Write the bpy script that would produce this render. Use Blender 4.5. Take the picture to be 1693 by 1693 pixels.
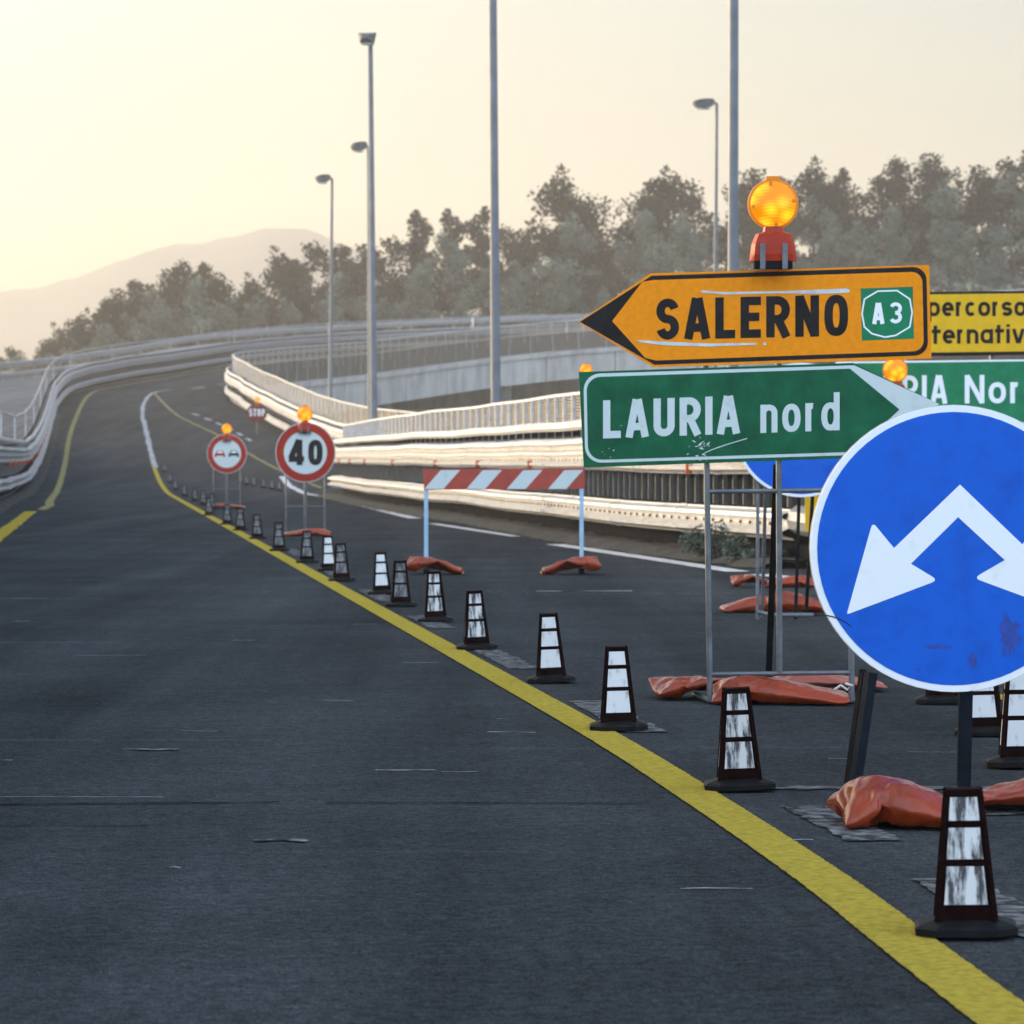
import bpy, bmesh, math, random
from mathutils import Vector, Matrix, noise
R = math.radians
random.seed(7)
for o in list(bpy.data.objects): bpy.data.objects.remove(o)
SC = bpy.context.scene
COL = SC.collection

# ------------------------------------------------------------------ camera, sky, sun, exposure
F, CX, HY, CH, N = 6000.0, 846.5, 755.0, 1.12, 1693.0   # focal length and horizon measured on the photograph, eye height
cd = bpy.data.cameras.new('camera'); cam = bpy.data.objects.new('camera', cd); COL.objects.link(cam)
cam.location = (0, 0, CH); cam.rotation_euler = (R(90), 0, 0)
cd.sensor_width = 36; cd.lens = 36*F/N
cd.shift_y = -(N/2-HY)/N
cd.clip_start = .1; cd.clip_end = 6000
cd.dof.use_dof = True; cd.dof.focus_distance = 13.2; cd.dof.aperture_fstop = 11
SC.camera = cam

FILL_DIR = (.35, -.9, .25); BACK_FILL = (4.2, 4.9, 6.0, 1); SKY = .145; EXPO = 1.22; SUN_W = 2.4
SUN_EL, SUN_AZ = 9.5, -62.0       # degrees; azimuth from the view direction, negative = left
w = bpy.data.worlds.new('World'); SC.world = w; w.use_nodes = True
nt = w.node_tree; nt.nodes.clear()
out = nt.nodes.new('ShaderNodeOutputWorld'); bg = nt.nodes.new('ShaderNodeBackground')
sky = nt.nodes.new('ShaderNodeTexSky'); sky.sky_type = 'NISHITA'; sky.sun_disc = False
sky.sun_elevation = R(SUN_EL); sky.sun_rotation = R(SUN_AZ)
sky.air_density = 1.0; sky.dust_density = 6.0; sky.ozone_density = 1.5; sky.altitude = 300
# blue fill added to the unseen sky behind the camera, brightens surfaces facing it
tc_ = nt.nodes.new('ShaderNodeTexCoord'); dp = nt.nodes.new('ShaderNodeVectorMath'); dp.operation = 'DOT_PRODUCT'
dp.inputs[1].default_value = FILL_DIR; nt.links.new(tc_.outputs['Generated'], dp.inputs[0])
mr_ = nt.nodes.new('ShaderNodeMapRange'); mr_.interpolation_type = 'SMOOTHSTEP'
mr_.inputs[1].default_value = -.15; mr_.inputs[2].default_value = .75; nt.links.new(dp.outputs['Value'], mr_.inputs[0])
mxw = nt.nodes.new('ShaderNodeMix'); mxw.data_type = 'RGBA'; mxw.blend_type = 'ADD'
mxw.inputs[7].default_value = BACK_FILL; nt.links.new(mr_.outputs[0], mxw.inputs[0]); nt.links.new(sky.outputs[0], mxw.inputs[6])
nt.links.new(mxw.outputs[2], bg.inputs[0]); bg.inputs[1].default_value = SKY
nt.links.new(bg.outputs[0], out.inputs[0])
sl = bpy.data.lights.new('sun', 'SUN'); sl.energy = SUN_W; sl.angle = R(6); sl.color = (1, .82, .60)
so = bpy.data.objects.new('sun', sl); COL.objects.link(so)
az, el = R(SUN_AZ), R(SUN_EL)
sdir = Vector((math.sin(az)*math.cos(el), math.cos(az)*math.cos(el), math.sin(el)))
so.rotation_euler = sdir.to_track_quat('Z', 'Y').to_euler(); so.location = sdir*60
SC.view_settings.view_transform = 'Standard'; SC.view_settings.look = 'None'
SC.view_settings.exposure = EXPO; SC.view_settings.gamma = 1
SC.view_settings.use_curve_mapping = False
SC.cycles.use_denoising = True
SC.cycles.max_bounces = 6; SC.cycles.volume_bounces = 1
SC.cycles.use_adaptive_sampling = True

# ------------------------------------------------------------------ helpers
def P(px, py, Y): return Vector(((px-CX)*Y/F, Y, CH-(py-HY)*Y/F))
def zr(Y):                                           # long profile of the carriageway
    if Y < 105: return 0.0
    if Y < 155: return (Y-105)**2*.06/100
    return 1.5+(Y-155)*.06
def XR(Y): return 2.05-.113*Y                        # right-hand (yellow) lane line

class MB:
    def __init__(s): s.v, s.f, s.mi, s.cur = [], [], [], 0
    def add(s, vs, fs):
        b = len(s.v); s.v += [tuple(p) for p in vs]
        for f in fs: s.f.append([i+b for i in f]); s.mi.append(s.cur)
    def box(s, c, d, rz=0, M=None):
        c = Vector(c); x, y, z = d[0]/2, d[1]/2, d[2]/2
        vs = [Vector((a*x, b*y, e*z)) for a in (-1, 1) for b in (-1, 1) for e in (-1, 1)]
        if M is None: M = Matrix.Rotation(rz, 3, 'Z')
        s.add([c+M@p for p in vs], [(0,1,3,2),(4,6,7,5),(0,4,5,1),(2,3,7,6),(0,2,6,4),(1,5,7,3)])
    def bar(s, a, b, wd, th=None):                    # square-section bar from a to b
        a, b = Vector(a), Vector(b); d = b-a; th = th or wd
        M = d.to_track_quat('Z', 'Y').to_matrix()
        s.box((a+b)/2, (wd, th, d.length), M=M)
    def tube(s, pts, r, n=10, r2=None, caps=True):
        pts = [Vector(p) for p in pts]; k = len(pts); rings = []
        for i, p in enumerate(pts):
            d = (pts[min(i+1, k-1)]-pts[max(i-1, 0)]).normalized()
            up = Vector((0, 0, 1)) if abs(d.z) < .9 else Vector((0, 1, 0))
            x = d.cross(up).normalized(); y = x.cross(d)
            rr = r if r2 is None else r+(r2-r)*i/(k-1)
            if isinstance(r, (list, tuple)): rr = r[i]
            rings.append([p+x*math.cos(t)*rr+y*math.sin(t)*rr for t in [2*math.pi*j/n for j in range(n)]])
        vs = [q for g in rings for q in g]; fs = []
        for i in range(k-1):
            for j in range(n):
                fs.append((i*n+j, i*n+(j+1)%n, (i+1)*n+(j+1)%n, (i+1)*n+j))
        if caps: fs += [tuple(range(n))[::-1], tuple((k-1)*n+j for j in range(n))]
        s.add(vs, fs)
    def lathe(s, prof, c, axis='Z', n=32):            # prof: (radius, height) pairs
        c = Vector(c); vs = []; fs = []
        for r, h in prof:
            for j in range(n):
                t = 2*math.pi*j/n
                p = Vector((r*math.cos(t), r*math.sin(t), h))
                if axis == 'Y': p = Vector((p.x, -p.z, p.y))
                vs.append(c+p)
        for i in range(len(prof)-1):
            for j in range(n):
                fs.append((i*n+j, i*n+(j+1)%n, (i+1)*n+(j+1)%n, (i+1)*n+j))
        fs += [tuple(range(n))[::-1], tuple((len(prof)-1)*n+j for j in range(n))]
        s.add(vs, fs)
    def slab(s, px, Y, off, th):                      # outline in the sign's plane, th thick, front at Y-off
        n = len(px)
        a = [P(x, y, Y) for x, y in px]
        f = [p-Vector((0, off, 0)) for p in a]; b = [p+Vector((0, th, 0)) for p in f]
        s.add(f+b, [tuple(range(n)), tuple(range(2*n-1, n-1, -1))]+[(i, n+i, n+(i+1)%n, (i+1)%n) for i in range(n)])
    def sheet(s, pts): s.add(pts, [tuple(range(len(pts)))])
    def sweep(s, path, prof, closed=True):            # prof: (sideways, up) pairs swept along a ground path
        k, n = len(path), len(prof); vs = []; fs = []
        for i, p in enumerate(path):
            d = path[min(i+1, k-1)]-path[max(i-1, 0)]; d = Vector((d.x, d.y, 0)).normalized()
            sd = Vector((d.y, -d.x, 0))
            for a, b in prof: vs.append(p+sd*a+Vector((0, 0, b)))
        for i in range(k-1):
            for j in range(n if closed else n-1):
                fs.append((i*n+j, i*n+(j+1)%n, (i+1)*n+(j+1)%n, (i+1)*n+j))
        if closed: fs += [tuple(range(n)), tuple((k-1)*n+j for j in range(n))[::-1]]
        s.add(vs, fs)
    def build(s, name, mat, parent=None, smooth=False, loc=None):
        o0 = Vector(loc) if loc is not None else (Vector(parent['_w']) if parent is not None and '_w' in parent else Vector((0, 0, 0)))
        me = bpy.data.meshes.new(name)
        me.from_pydata([tuple(Vector(p)-o0) for p in s.v], [], s.f)
        mats = mat if isinstance(mat, (list, tuple)) else [mat]
        for m in mats: me.materials.append(m)
        if len(mats) > 1: me.polygons.foreach_set('material_index', s.mi)
        bm = bmesh.new(); bm.from_mesh(me); bmesh.ops.recalc_face_normals(bm, faces=bm.faces); bm.to_mesh(me); bm.free()
        if smooth: me.polygons.foreach_set('use_smooth', [True]*len(me.polygons))
        o = bpy.data.objects.new(name, me); COL.objects.link(o)
        if smooth == 'auto':
            me.set_sharp_from_angle(angle=R(35))
        if parent is not None:
            o.parent = parent; o['_w'] = tuple(o0)
        else:
            o.location = o0; o['_w'] = tuple(o0)
        return o

def tag(o, label=None, cat=None, group=None, kind=None):
    if label: o['label'] = label
    if cat: o['category'] = cat
    if group: o['group'] = group
    if kind: o['kind'] = kind
    return o
def thing(name, loc, label, cat, group=None):
    o = bpy.data.objects.new(name, None); COL.objects.link(o); o.location = loc; o['_w'] = tuple(loc)
    o.empty_display_size = .2
    return tag(o, label, cat, group)
def copy_tree(o, parent=None):
    c = o.copy(); COL.objects.link(c)
    if parent is not None: c.parent = parent
    for ch in list(o.children): copy_tree(ch, c)
    return c

# ------------------------------------------------------------------ materials
def mat(name, col, rough=.6, metal=0.0, var=.15, scale=8.0, bump=0.0, bscale=40.0, col2=None, thr=None, spec=.5, stretch=None, emit=None, coat=0):
    m = bpy.data.materials.new(name); m.use_nodes = True; t = m.node_tree; b = t.nodes['Principled BSDF']
    tc = t.nodes.new('ShaderNodeTexCoord'); mp = t.nodes.new('ShaderNodeMapping')
    if stretch: mp.inputs['Scale'].default_value = stretch
    t.links.new(tc.outputs['Object'], mp.inputs[0])
    nz = t.nodes.new('ShaderNodeTexNoise'); nz.inputs['Scale'].default_value = scale; nz.inputs['Detail'].default_value = 6
    nz.inputs['Roughness'].default_value = .65
    t.links.new(mp.outputs[0], nz.inputs['Vector'])
    cr = t.nodes.new('ShaderNodeValToRGB')
    c2 = col2 or tuple(max(0, c*(1-2*var)) for c in col)
    lo, hi = thr or (.3, .7)
    cr.color_ramp.elements[0].position = lo; cr.color_ramp.elements[1].position = hi
    cr.color_ramp.elements[0].color = (*c2, 1); cr.color_ramp.elements[1].color = (*(col if col2 else tuple(min(1, c*(1+var)) for c in col)), 1)
    t.links.new(nz.outputs['Fac'], cr.inputs[0]); t.links.new(cr.outputs[0], b.inputs['Base Color'])
    b.inputs['Roughness'].default_value = rough; b.inputs['Metallic'].default_value = metal
    b.inputs['Specular IOR Level'].default_value = spec
    if coat: b.inputs['Coat Weight'].default_value = coat; b.inputs['Coat Roughness'].default_value = .15
    if bump:
        n2 = t.nodes.new('ShaderNodeTexNoise'); n2.inputs['Scale'].default_value = bscale; n2.inputs['Detail'].default_value = 4
        t.links.new(mp.outputs[0], n2.inputs['Vector'])
        bp = t.nodes.new('ShaderNodeBump'); bp.inputs['Strength'].default_value = bump; bp.inputs['Distance'].default_value = .02
        t.links.new(n2.outputs['Fac'], bp.inputs['Height']); t.links.new(bp.outputs[0], b.inputs['Normal'])
    if emit:
        t.links.new(cr.outputs[0], b.inputs['Emission Color']); b.inputs['Emission Strength'].default_value = emit
    return m

def asphalt_mat(name, base, warm=1.0):
    m = bpy.data.materials.new(name); m.use_nodes = True; t = m.node_tree; b = t.nodes['Principled BSDF']; L = t.links
    tc = t.nodes.new('ShaderNodeTexCoord')
    def nz(sc, det=5, stretch=None, rough=.6):
        n = t.nodes.new('ShaderNodeTexNoise'); n.inputs['Scale'].default_value = sc; n.inputs['Detail'].default_value = det
        n.inputs['Roughness'].default_value = rough
        mp = t.nodes.new('ShaderNodeMapping')
        if stretch: mp.inputs['Scale'].default_value = stretch
        mp.inputs['Rotation'].default_value = (0, 0, R(-6.45))
        L.new(tc.outputs['Object'], mp.inputs[0]); L.new(mp.outputs[0], n.inputs['Vector']); return n.outputs['Fac']
    def mr(x, a, b_, c, d):
        n = t.nodes.new('ShaderNodeMapRange'); n.inputs[1].default_value = a; n.inputs[2].default_value = b_
        n.inputs[3].default_value = c; n.inputs[4].default_value = d; L.new(x, n.inputs[0]); return n.outputs[0]
    def mul(x, y):
        n = t.nodes.new('ShaderNodeMath'); n.operation = 'MULTIPLY'; L.new(x, n.inputs[0]); L.new(y, n.inputs[1]); return n.outputs[0]
    f = mul(mr(nz(190, 2), .3, .7, .35, 1.9), mr(nz(.5, 5), .3, .7, .8, 1.18))
    f = mul(f, mr(nz(70, 3), .3, .7, .6, 1.45)); f = mul(f, mr(nz(24, 4), .3, .7, .72, 1.3))
    f = mul(f, mr(nz(1.0, 4, (1.3, .05, 1)), .3, .7, .74, 1.28))       # wheel tracks, streaks along the lane
    f = mul(f, mr(nz(1.0, 5, (.25, 3.0, 1)), .6, .74, 1.0, 1.5))      # pale scrapes across it
    f = mul(f, mr(nz(6, 6), .35, .65, .9, 1.1))
    mx = t.nodes.new('ShaderNodeMix'); mx.data_type = 'RGBA'; mx.blend_type = 'MULTIPLY'; mx.inputs[0].default_value = 1
    mx.inputs[6].default_value = (base*.89*warm, base*1.0, base*1.09/warm, 1)
    cb = t.nodes.new('ShaderNodeCombineColor')
    for i in range(3): L.new(f, cb.inputs[i])
    L.new(cb.outputs[0], mx.inputs[7]); L.new(mx.outputs[2], b.inputs['Base Color'])
    L.new(mr(nz(2.5, 4),   .3, .7, .8, .97), b.inputs['Roughness']); b.inputs['Specular IOR Level'].default_value = .0
    bp = t.nodes.new('ShaderNodeBump'); bp.inputs['Strength'].default_value = .5; bp.inputs['Distance'].default_value = .006
    L.new(nz(110, 3), bp.inputs['Height']); L.new(bp.outputs[0], b.inputs['Normal'])
    return m

def paint_mat(name, col, under, wear=(.36, .5), sc=9.0, rough=.75):  # worn road paint: chips show the asphalt
    m = mat(name, col, .95, col2=under, scale=sc, thr=wear, bump=.3, bscale=120, spec=0)
    return m

M_asph = asphalt_mat('asphalt', .038)
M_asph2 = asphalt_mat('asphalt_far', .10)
M_yel = paint_mat('yellow_paint', (.40, .315, .045), (.24, .195, .04), (.36, .62), 36)
M_yelf = paint_mat('faded_yellow_paint', (.30, .27, .12), (.12, .11, .05), (.32, .6), 6)
M_whif = paint_mat('faded_white_paint', (.42, .44, .46), (.08, .085, .09), (.36, .56), 5)
M_whi = paint_mat('white_paint', (.55, .57, .58), (.25, .26, .27), (.34, .52), 10)
M_ghost = paint_mat('worn_white_paint', (.21, .215, .22), (.036, .041, .045), (.43, .66), 14)
M_scr = mat('scrape', (.34, .35, .36), .8, var=.3, scale=20)
M_crack = mat('tar_seam', (.008, .009, .01), 1, var=.2, spec=0)
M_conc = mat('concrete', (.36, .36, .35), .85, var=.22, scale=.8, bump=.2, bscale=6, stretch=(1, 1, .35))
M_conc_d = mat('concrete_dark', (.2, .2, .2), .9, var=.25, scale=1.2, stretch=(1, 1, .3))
M_galv = mat('galvanised_steel', (.60, .60, .60), .42, .5, var=.14, scale=5, col2=(.40, .37, .33), thr=(.28, .5), stretch=(.5, .5, 2))
M_galv2 = mat('dull_galvanised_steel', (.42, .43, .44), .5, .5, var=.15, scale=4)
M_galv3 = mat('weathered_galvanised_steel', (.36, .37, .39), .5, .5, var=.18, scale=4)
M_rust = mat('rusty_bolt', (.16, .075, .04), .8, var=.3)
M_slat = mat('grey_steel_slat', (.22, .23, .24), .55, .3, var=.2, scale=3)
M_backp = mat('shade_dark_backing', (.011, .013, .016), .9, var=.4, scale=3, spec=.03)  # backing plate, with the shade beneath the beams put into its near-black colour
M_mesh = mat('grey_wire_mesh', (.21, .185, .155), .6, .3, var=.15)
M_tube = mat('grey_tube', (.13, .145, .16), .5, .4, var=.2, scale=12)
M_black = mat('black_steel', (.011, .012, .015), .8, var=.3, scale=10, spec=.03)
M_bsteel = mat('blue_black_steel', (.010, .015, .022), .75, var=.25, scale=10, spec=.05)
M_alu = mat('sign_back', (.4, .4, .4), .5, .7, var=.12)
M_pole = mat('lamp_pole_steel', (.13, .15, .18), .5, .3, var=.15, scale=2)
M_lampg = mat('lamp_housing', (.14, .14, .14), .5, .2, var=.2)
M_lglass = mat('lamp_glass', (.5, .5, .48), .2, var=.1)
M_orange = mat('orange_sheeting', (.80, .26, .003), .5, var=.07, scale=30, bump=.05, bscale=60, spec=.12)
M_signblk = mat('black_sheeting', (.013, .013, .014), .5, var=.3, spec=.12)
M_green = mat('green_sheeting', (.004, .10, .045), .4, var=.22, scale=7, bump=.04, bscale=30, spec=.12)
M_green2 = mat('light_green_sheeting', (.012, .19, .085), .5, var=.12, spec=.12)
M_signwhi = mat('white_sheeting', (.78, .82, .84), .5, var=.05, scale=12, col2=(.66, .71, .74), thr=(.25, .45), spec=.12)
M_signdim = mat('dull_white_sheeting', (.52, .60, .60), .5, var=.05, scale=12, col2=(.42, .5, .5), thr=(.25, .45), spec=.12)
M_blue = mat('blue_sheeting', (.006, .104, .56), .42, var=.1, scale=9, col2=(.005, .080, .45), thr=(.3, .52), spec=.12)
M_dirt = mat('blue_stain', (.007, .055, .38), .6, var=.3, scale=20)
M_signred = mat('red_sheeting', (.32, .022, .014), .5, var=.1, spec=.12)
M_redst = mat('barrier_red', (.36, .04, .02), .5, var=.12)
M_yelsign = mat('yellow_sheeting', (.7, .42, .015), .5, var=.07, spec=.12)
M_ltblue = mat('pale_blue_leg_paint', (.3, .5, .66), .5, var=.1)
M_bag = mat('orange_bag_plastic', (.26, .033, .006), .27, var=.25, scale=5, bump=.12, bscale=40, spec=.4)
M_bagd = mat('faded_bag_plastic', (.30, .075, .05), .34, var=.15, scale=5, bump=.12, bscale=40, spec=.45)
M_tie = mat('bag_tie', (.6, .58, .55), .4)
M_cone = mat('maroon_plastic', (.0095, .003, .0028), .8, var=.3, scale=12, spec=.03)
M_rub = mat('black_rubber', (.0065, .007, .008), .6, var=.3, scale=15, spec=.12)
M_panw = mat('clean_panel', (.64, .66, .67), .5, scale=22, col2=(.3, .31, .32), thr=(.32, .46), stretch=(1.2, 1.2, .5))
M_pans = mat('scuffed_panel', (.58, .6, .6), .5, col2=(.03, .03, .035), scale=30, thr=(.43, .56), stretch=(1.5, 1.5, .25))
M_pand = mat('blackened_panel', (.2, .21, .22), .5, col2=(.025, .026, .028), scale=24, thr=(.42, .62), stretch=(1.2, 1.2, .35))
M_bezel = mat('amber_rim', (.5, .16, .006), .4, var=.1, spec=.2, emit=.18)
M_beared = mat('beacon_body', (.38, .028, .008), .45, var=.12, spec=.25)
M_reflr = mat('red_reflector', (.6, .09, .02), .4, spec=.1)
M_bark = mat('bark', (.05, .042, .035), .9, var=.3, scale=6)
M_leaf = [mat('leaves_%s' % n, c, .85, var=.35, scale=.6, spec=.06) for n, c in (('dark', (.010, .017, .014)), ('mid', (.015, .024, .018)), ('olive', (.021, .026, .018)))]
M_shrub = mat('mist_pale_shrub_leaves', (.13, .17, .13), .85, var=.35, scale=.5)  # mist at the foot of the slope is put into this pale colour
M_ground = mat('rough_ground', (.075, .08, .05), .95, var=.35, scale=.3, bump=.4, bscale=2)
M_verge = mat('verge_soil', (.017, .0185, .019), .95, var=.5, scale=4, bump=.8, bscale=12)
M_hill = mat('hill_scrub', (.05, .06, .045), .95, var=.3, scale=.02)
M_scuff = mat('scuff', (.55, .62, .62), .6, var=.2)

# amber lamp lens: prism rings, lit from inside
def lens_mat():
    m = bpy.data.materials.new('lit_amber_lens'); m.use_nodes = True; t = m.node_tree; b = t.nodes['Principled BSDF']; L = t.links
    tc = t.nodes.new('ShaderNodeTexCoord')
    vo = t.nodes.new('ShaderNodeTexVoronoi'); vo.inputs['Scale'].default_value = 14; L.new(tc.outputs['Object'], vo.inputs['Vector'])
    wv = t.nodes.new('ShaderNodeTexWave'); wv.wave_type = 'RINGS'; wv.rings_direction = 'Y'; wv.inputs['Scale'].default_value = 22
    L.new(tc.outputs['Object'], wv.inputs['Vector'])
    ad = t.nodes.new('ShaderNodeMath'); ad.operation = 'MULTIPLY_ADD'; ad.inputs[1].default_value = .18
    L.new(wv.outputs['Fac'], ad.inputs[0]); L.new(vo.outputs['Distance'], ad.inputs[2])
    cr = t.nodes.new('ShaderNodeValToRGB')
    cr.color_ramp.elements[0].position = .05; cr.color_ramp.elements[0].color = (1, .56, .02, 1)
    cr.color_ramp.elements[1].position = .75; cr.color_ramp.elements[1].color = (.62, .15, .0, 1)
    L.new(ad.outputs[0], cr.inputs[0]); L.new(cr.outputs[0], b.inputs['Emission Color']); b.inputs['Emission Strength'].default_value = .68
    b.inputs['Specular IOR Level'].default_value = .2
    b.inputs['Base Color'].default_value = (.35, .1, .004, 1); b.inputs['Roughness'].default_value = .15
    return m
M_lens = lens_mat()

# ------------------------------------------------------------------ lettering: constant-width strokes
def arc(cx, cy, rx, ry, a0, a1, n=14):
    return [(cx+rx*math.cos(R(a0+(a1-a0)*i/n)), cy+ry*math.sin(R(a0+(a1-a0)*i/n))) for i in range(n+1)]
def sq(cx, cy, rx, ry, n=40, e=2.6):                  # closed superellipse
    o = []
    for i in range(n):
        a = 2*math.pi*i/n; c, s_ = math.cos(a), math.sin(a)
        o.append((cx+rx*math.copysign(abs(c)**(2/e), c), cy+ry*math.copysign(abs(s_)**(2/e), s_)))
    return o
XH = .74
def glyph(ch, w, t):
    h = t/2; a, b, c, d = h, w-h, h, 1-h; m = w/2
    V = lambda x, y0=0, y1=1: ([(x, y0), (x, y1)], 0)
    Hh = lambda y, x0=0, x1=w: ([(x0, y), (x1, y)], 0)
    rx = (b-a)/2
    if ch == 'S':
        ry = (1-t)/4
        return [(arc(m, c+3*ry, rx, ry, 15, 270, 18)+arc(m, c+ry, rx, ry, 90, -165, 18)[1:], 0)]
    if ch == 'A': return [([(a*.9, 0), (m-h*.25, 1)], 0), ([(w-a*.9, 0), (m+h*.25, 1)], 0), Hh(.28, a+.1*w, b-.1*w)]
    if ch == 'L': return [V(a), Hh(c, a)]
    if ch == 'E': return [V(a), Hh(c, a), Hh(d, a), Hh(.51, a, w*.92)]
    if ch == 'R' or ch == 'P':
        ym = .44; r = (d-ym)/2
        g = [V(a), ([(a, d), (b-r*.9, d)]+arc(b-r*.9, (d+ym)/2, r*.9, r, 90, -90)+[(a, ym)], 0)]
        if ch == 'R': g.append(([(m, ym), (b+h*.2, 0)], 0))
        return g
    if ch == 'N': return [V(a), V(b), ([(a, 1-h*.2), (b, h*.2)], 0)]
    if ch in 'O0': return [(sq(m, .5, rx, .5-h), 1)]
    if ch == 'U': return [([(a, 1), (a, c+rx)]+arc(m, c+rx, rx, rx, 180, 360)+[(b, 1)], 0)]
    if ch == 'I': return [V(m)]
    if ch == 'T': return [V(m), Hh(d)]
    if ch == '3':
        r1 = (1-t)/4
        return [(arc(m, c+3*r1, rx, r1, 155, -95, 16), 0), (arc(m, c+r1, rx, r1, 95, -155, 16), 0)]
    if ch == '4': return [([(w*.66, 1), (h*.7, .27)], 0), ([(0, .24), (w, .24)], 0), V(w*.7)]
    # lower case
    q = XH-h; rl = (XH-t)/2
    if ch == 'n': return [V(a, 0, XH), ([(a, q-rx*.9)]+arc(m, q-rx, rx, rx, 170, 0)+[(b, 0)], 0)]
    if ch == 'o': return [(sq(m, XH/2, rx, rl, e=2.3), 1)]
    if ch == 'r': return [V(a, 0, XH), (arc(a+rx*1.5, q-rx*1.3, rx*1.5, rx*1.3, 180, 80), 0)]
    if ch == 'd': return [(sq(m, XH/2, rx, rl, e=2.3), 1), V(b)]
    if ch == 'p': return [(sq(m, XH/2, rx, rl, e=2.3), 1), V(a, -.27, XH)]
    if ch == 'a': return [(sq(m, XH/2, rx, rl, e=2.3), 1), V(b, 0, XH)]
    if ch == 'l': return [V(m)]
    if ch == 'i': return [V(m, 0, XH), V(m, .84, .98)]
    if ch == 't': return [V(m-.1*w, 0, .95), Hh(q, 0, w)]
    if ch == 'v': return [([(a*.8, XH), (m-h*.2, 0)], 0), ([(w-a*.8, XH), (m+h*.2, 0)], 0)]
    if ch == 'c': return [(arc(m, XH/2, rx, rl, 45, 315, 20), 0)]
    if ch == 'e': return [([(a, XH/2), (b, XH/2)]+arc(m, XH/2, rx, rl, 0, 310, 22)[1:], 0)]
    if ch == 's':
        ry = (XH-t)/4
        return [(arc(m, c+3*ry, rx, ry, 20, 270, 16)+arc(m, c+ry, rx, ry, 90, -160, 16)[1:], 0)]
    return []
WID = dict(I=.3, i=.3, l=.3, t=.62, r=.54, A=1.08, N=1.0, O=1.0, S=.96, E=.86, L=.84, R=1.0, U=1.0, T=.9, P=.95, n=.82, o=.88, d=.88, p=.88, a=.88, c=.8, e=.86, s=.78, v=.86)
WID.update({'0': .95, '4': 1.0, '3': .9, ' ': .62})
def ribbon(pts, wd, closed):
    k = len(pts); o = []
    for i in range(k):
        p = Vector(pts[i])
        if closed: a, b = Vector(pts[i-1]), Vector(pts[(i+1) % k])
        else: a, b = Vector(pts[max(i-1, 0)]), Vector(pts[min(i+1, k-1)])
        d1 = (p-a); d2 = (b-p)
        if d1.length < 1e-6: d1 = d2
        if d2.length < 1e-6: d2 = d1
        d1.normalize(); d2.normalize(); d = (d1+d2).normalized(); n = Vector((-d.y, d.x))
        mlt = 1/max(.6, Vector((-d1.y, d1.x)).dot(n))
        o.append((p+n*wd/2*mlt, p-n*wd/2*mlt))
    return o
def text(mb, s, px, py, cap, width, Y, off, slope=0.0, t=.18, gap=.16):
    """px,py: left end of the baseline; cap height and total width in the same units; slope = rise per unit run"""
    tot = sum(WID.get(c, 1) for c in s); g = gap*cap
    unit = (width-g*(len(s)-1))/tot; x = px; lay = 0
    for c in s:
        wd = unit*WID.get(c, 1)
        for pts, cl in glyph(c, wd/cap, t):
            rb = ribbon(pts, t, cl); k = len(rb)
            vs = []
            for l, r in rb:
                for q in (l, r):
                    u, v = x+q.x*cap, q.y*cap
                    vs.append(P(u, py-v-(u-px)*slope, Y)-Vector((0, off+lay*.0002, 0)))
            fs = [(2*i, 2*i+1, 2*((i+1) % k)+1, 2*((i+1) % k)) for i in range(k if cl else k-1)]
            mb.add(vs, fs); lay = (lay+1) % 5
        x += wd+g
def circle(cx, cy, r, n=72, a0=0): return [(cx+r*math.cos(2*math.pi*i/n+a0), cy-r*math.sin(2*math.pi*i/n+a0)) for i in range(n)]
def ring(mb, cx, cy, r1, r0, Y, off, n=72):
    A, B = circle(cx, cy, r1, n), circle(cx, cy, r0, n)
    vs = [P(x, y, Y)-Vector((0, off, 0)) for x, y in A+B]
    mb.add(vs, [(i, (i+1) % n, n+(i+1) % n, n+i) for i in range(n)])
def rot(pts, c, a):
    ca, sa = math.cos(a), math.sin(a)
    return [(c[0]+(x-c[0])*ca-(y-c[1])*sa, c[1]+(x-c[0])*sa+(y-c[1])*ca) for x, y in pts]
def catmull(pts, n):
    out = []; k = len(pts)
    for i in range(k-1):
        p0, p1, p2, p3 = (Vector(pts[max(i-1, 0)]), Vector(pts[i]), Vector(pts[i+1]), Vector(pts[min(i+2, k-1)]))
        for j in range(n):
            t = j/n
            out.append(.5*((2*p1)+(p2-p0)*t+(2*p0-5*p1+4*p2-p3)*t*t+(3*p1-p0-3*p2+p3)*t**3))
    out.append(Vector(pts[-1])); return out
def resample(path, step):
    o = [path[0]]; acc = 0
    for a, b in zip(path, path[1:]):
        d = (b-a).length; s = step-acc
        while s <= d:
            o.append(a.lerp(b, s/d)); s += step
        acc = d-(s-step)
    return o

# ------------------------------------------------------------------ ground, far hill
def sm(a, b, x):
    t = max(0, min(1, (x-a)/(b-a))); return t*t*(3-2*t)
def hgt(X, Y):
    px = CX+F*X/max(Y, 60)
    g = 2.5+max(0, min(1700, px))/1700*12.5
    h = -1.0
    h += (g+1)*sm(288, 336, Y)+sm(336, 430, Y)*(2+5*max(0, min(1, px/1700)))
    h -= sm(450, 800, Y)*(h+4)
    return h+noise.noise((X*.06, Y*.06, 0))*.5
def grid(xs, ys, fn):
    mb = MB(); vs = [(x, y, fn(x, y)) for y in ys for x in xs]; n = len(xs)
    mb.add(vs, [(j*n+i, j*n+i+1, (j+1)*n+i+1, (j+1)*n+i) for j in range(len(ys)-1) for i in range(n-1)]); return mb
xs = [-550+i*12.5 for i in range(89)]
ys = [-55+i*9 for i in range(70)]+[575+i*60 for i in range(31)]
tag(grid(xs, ys, hgt).build('ground', M_ground, smooth=True), kind='structure')

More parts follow.
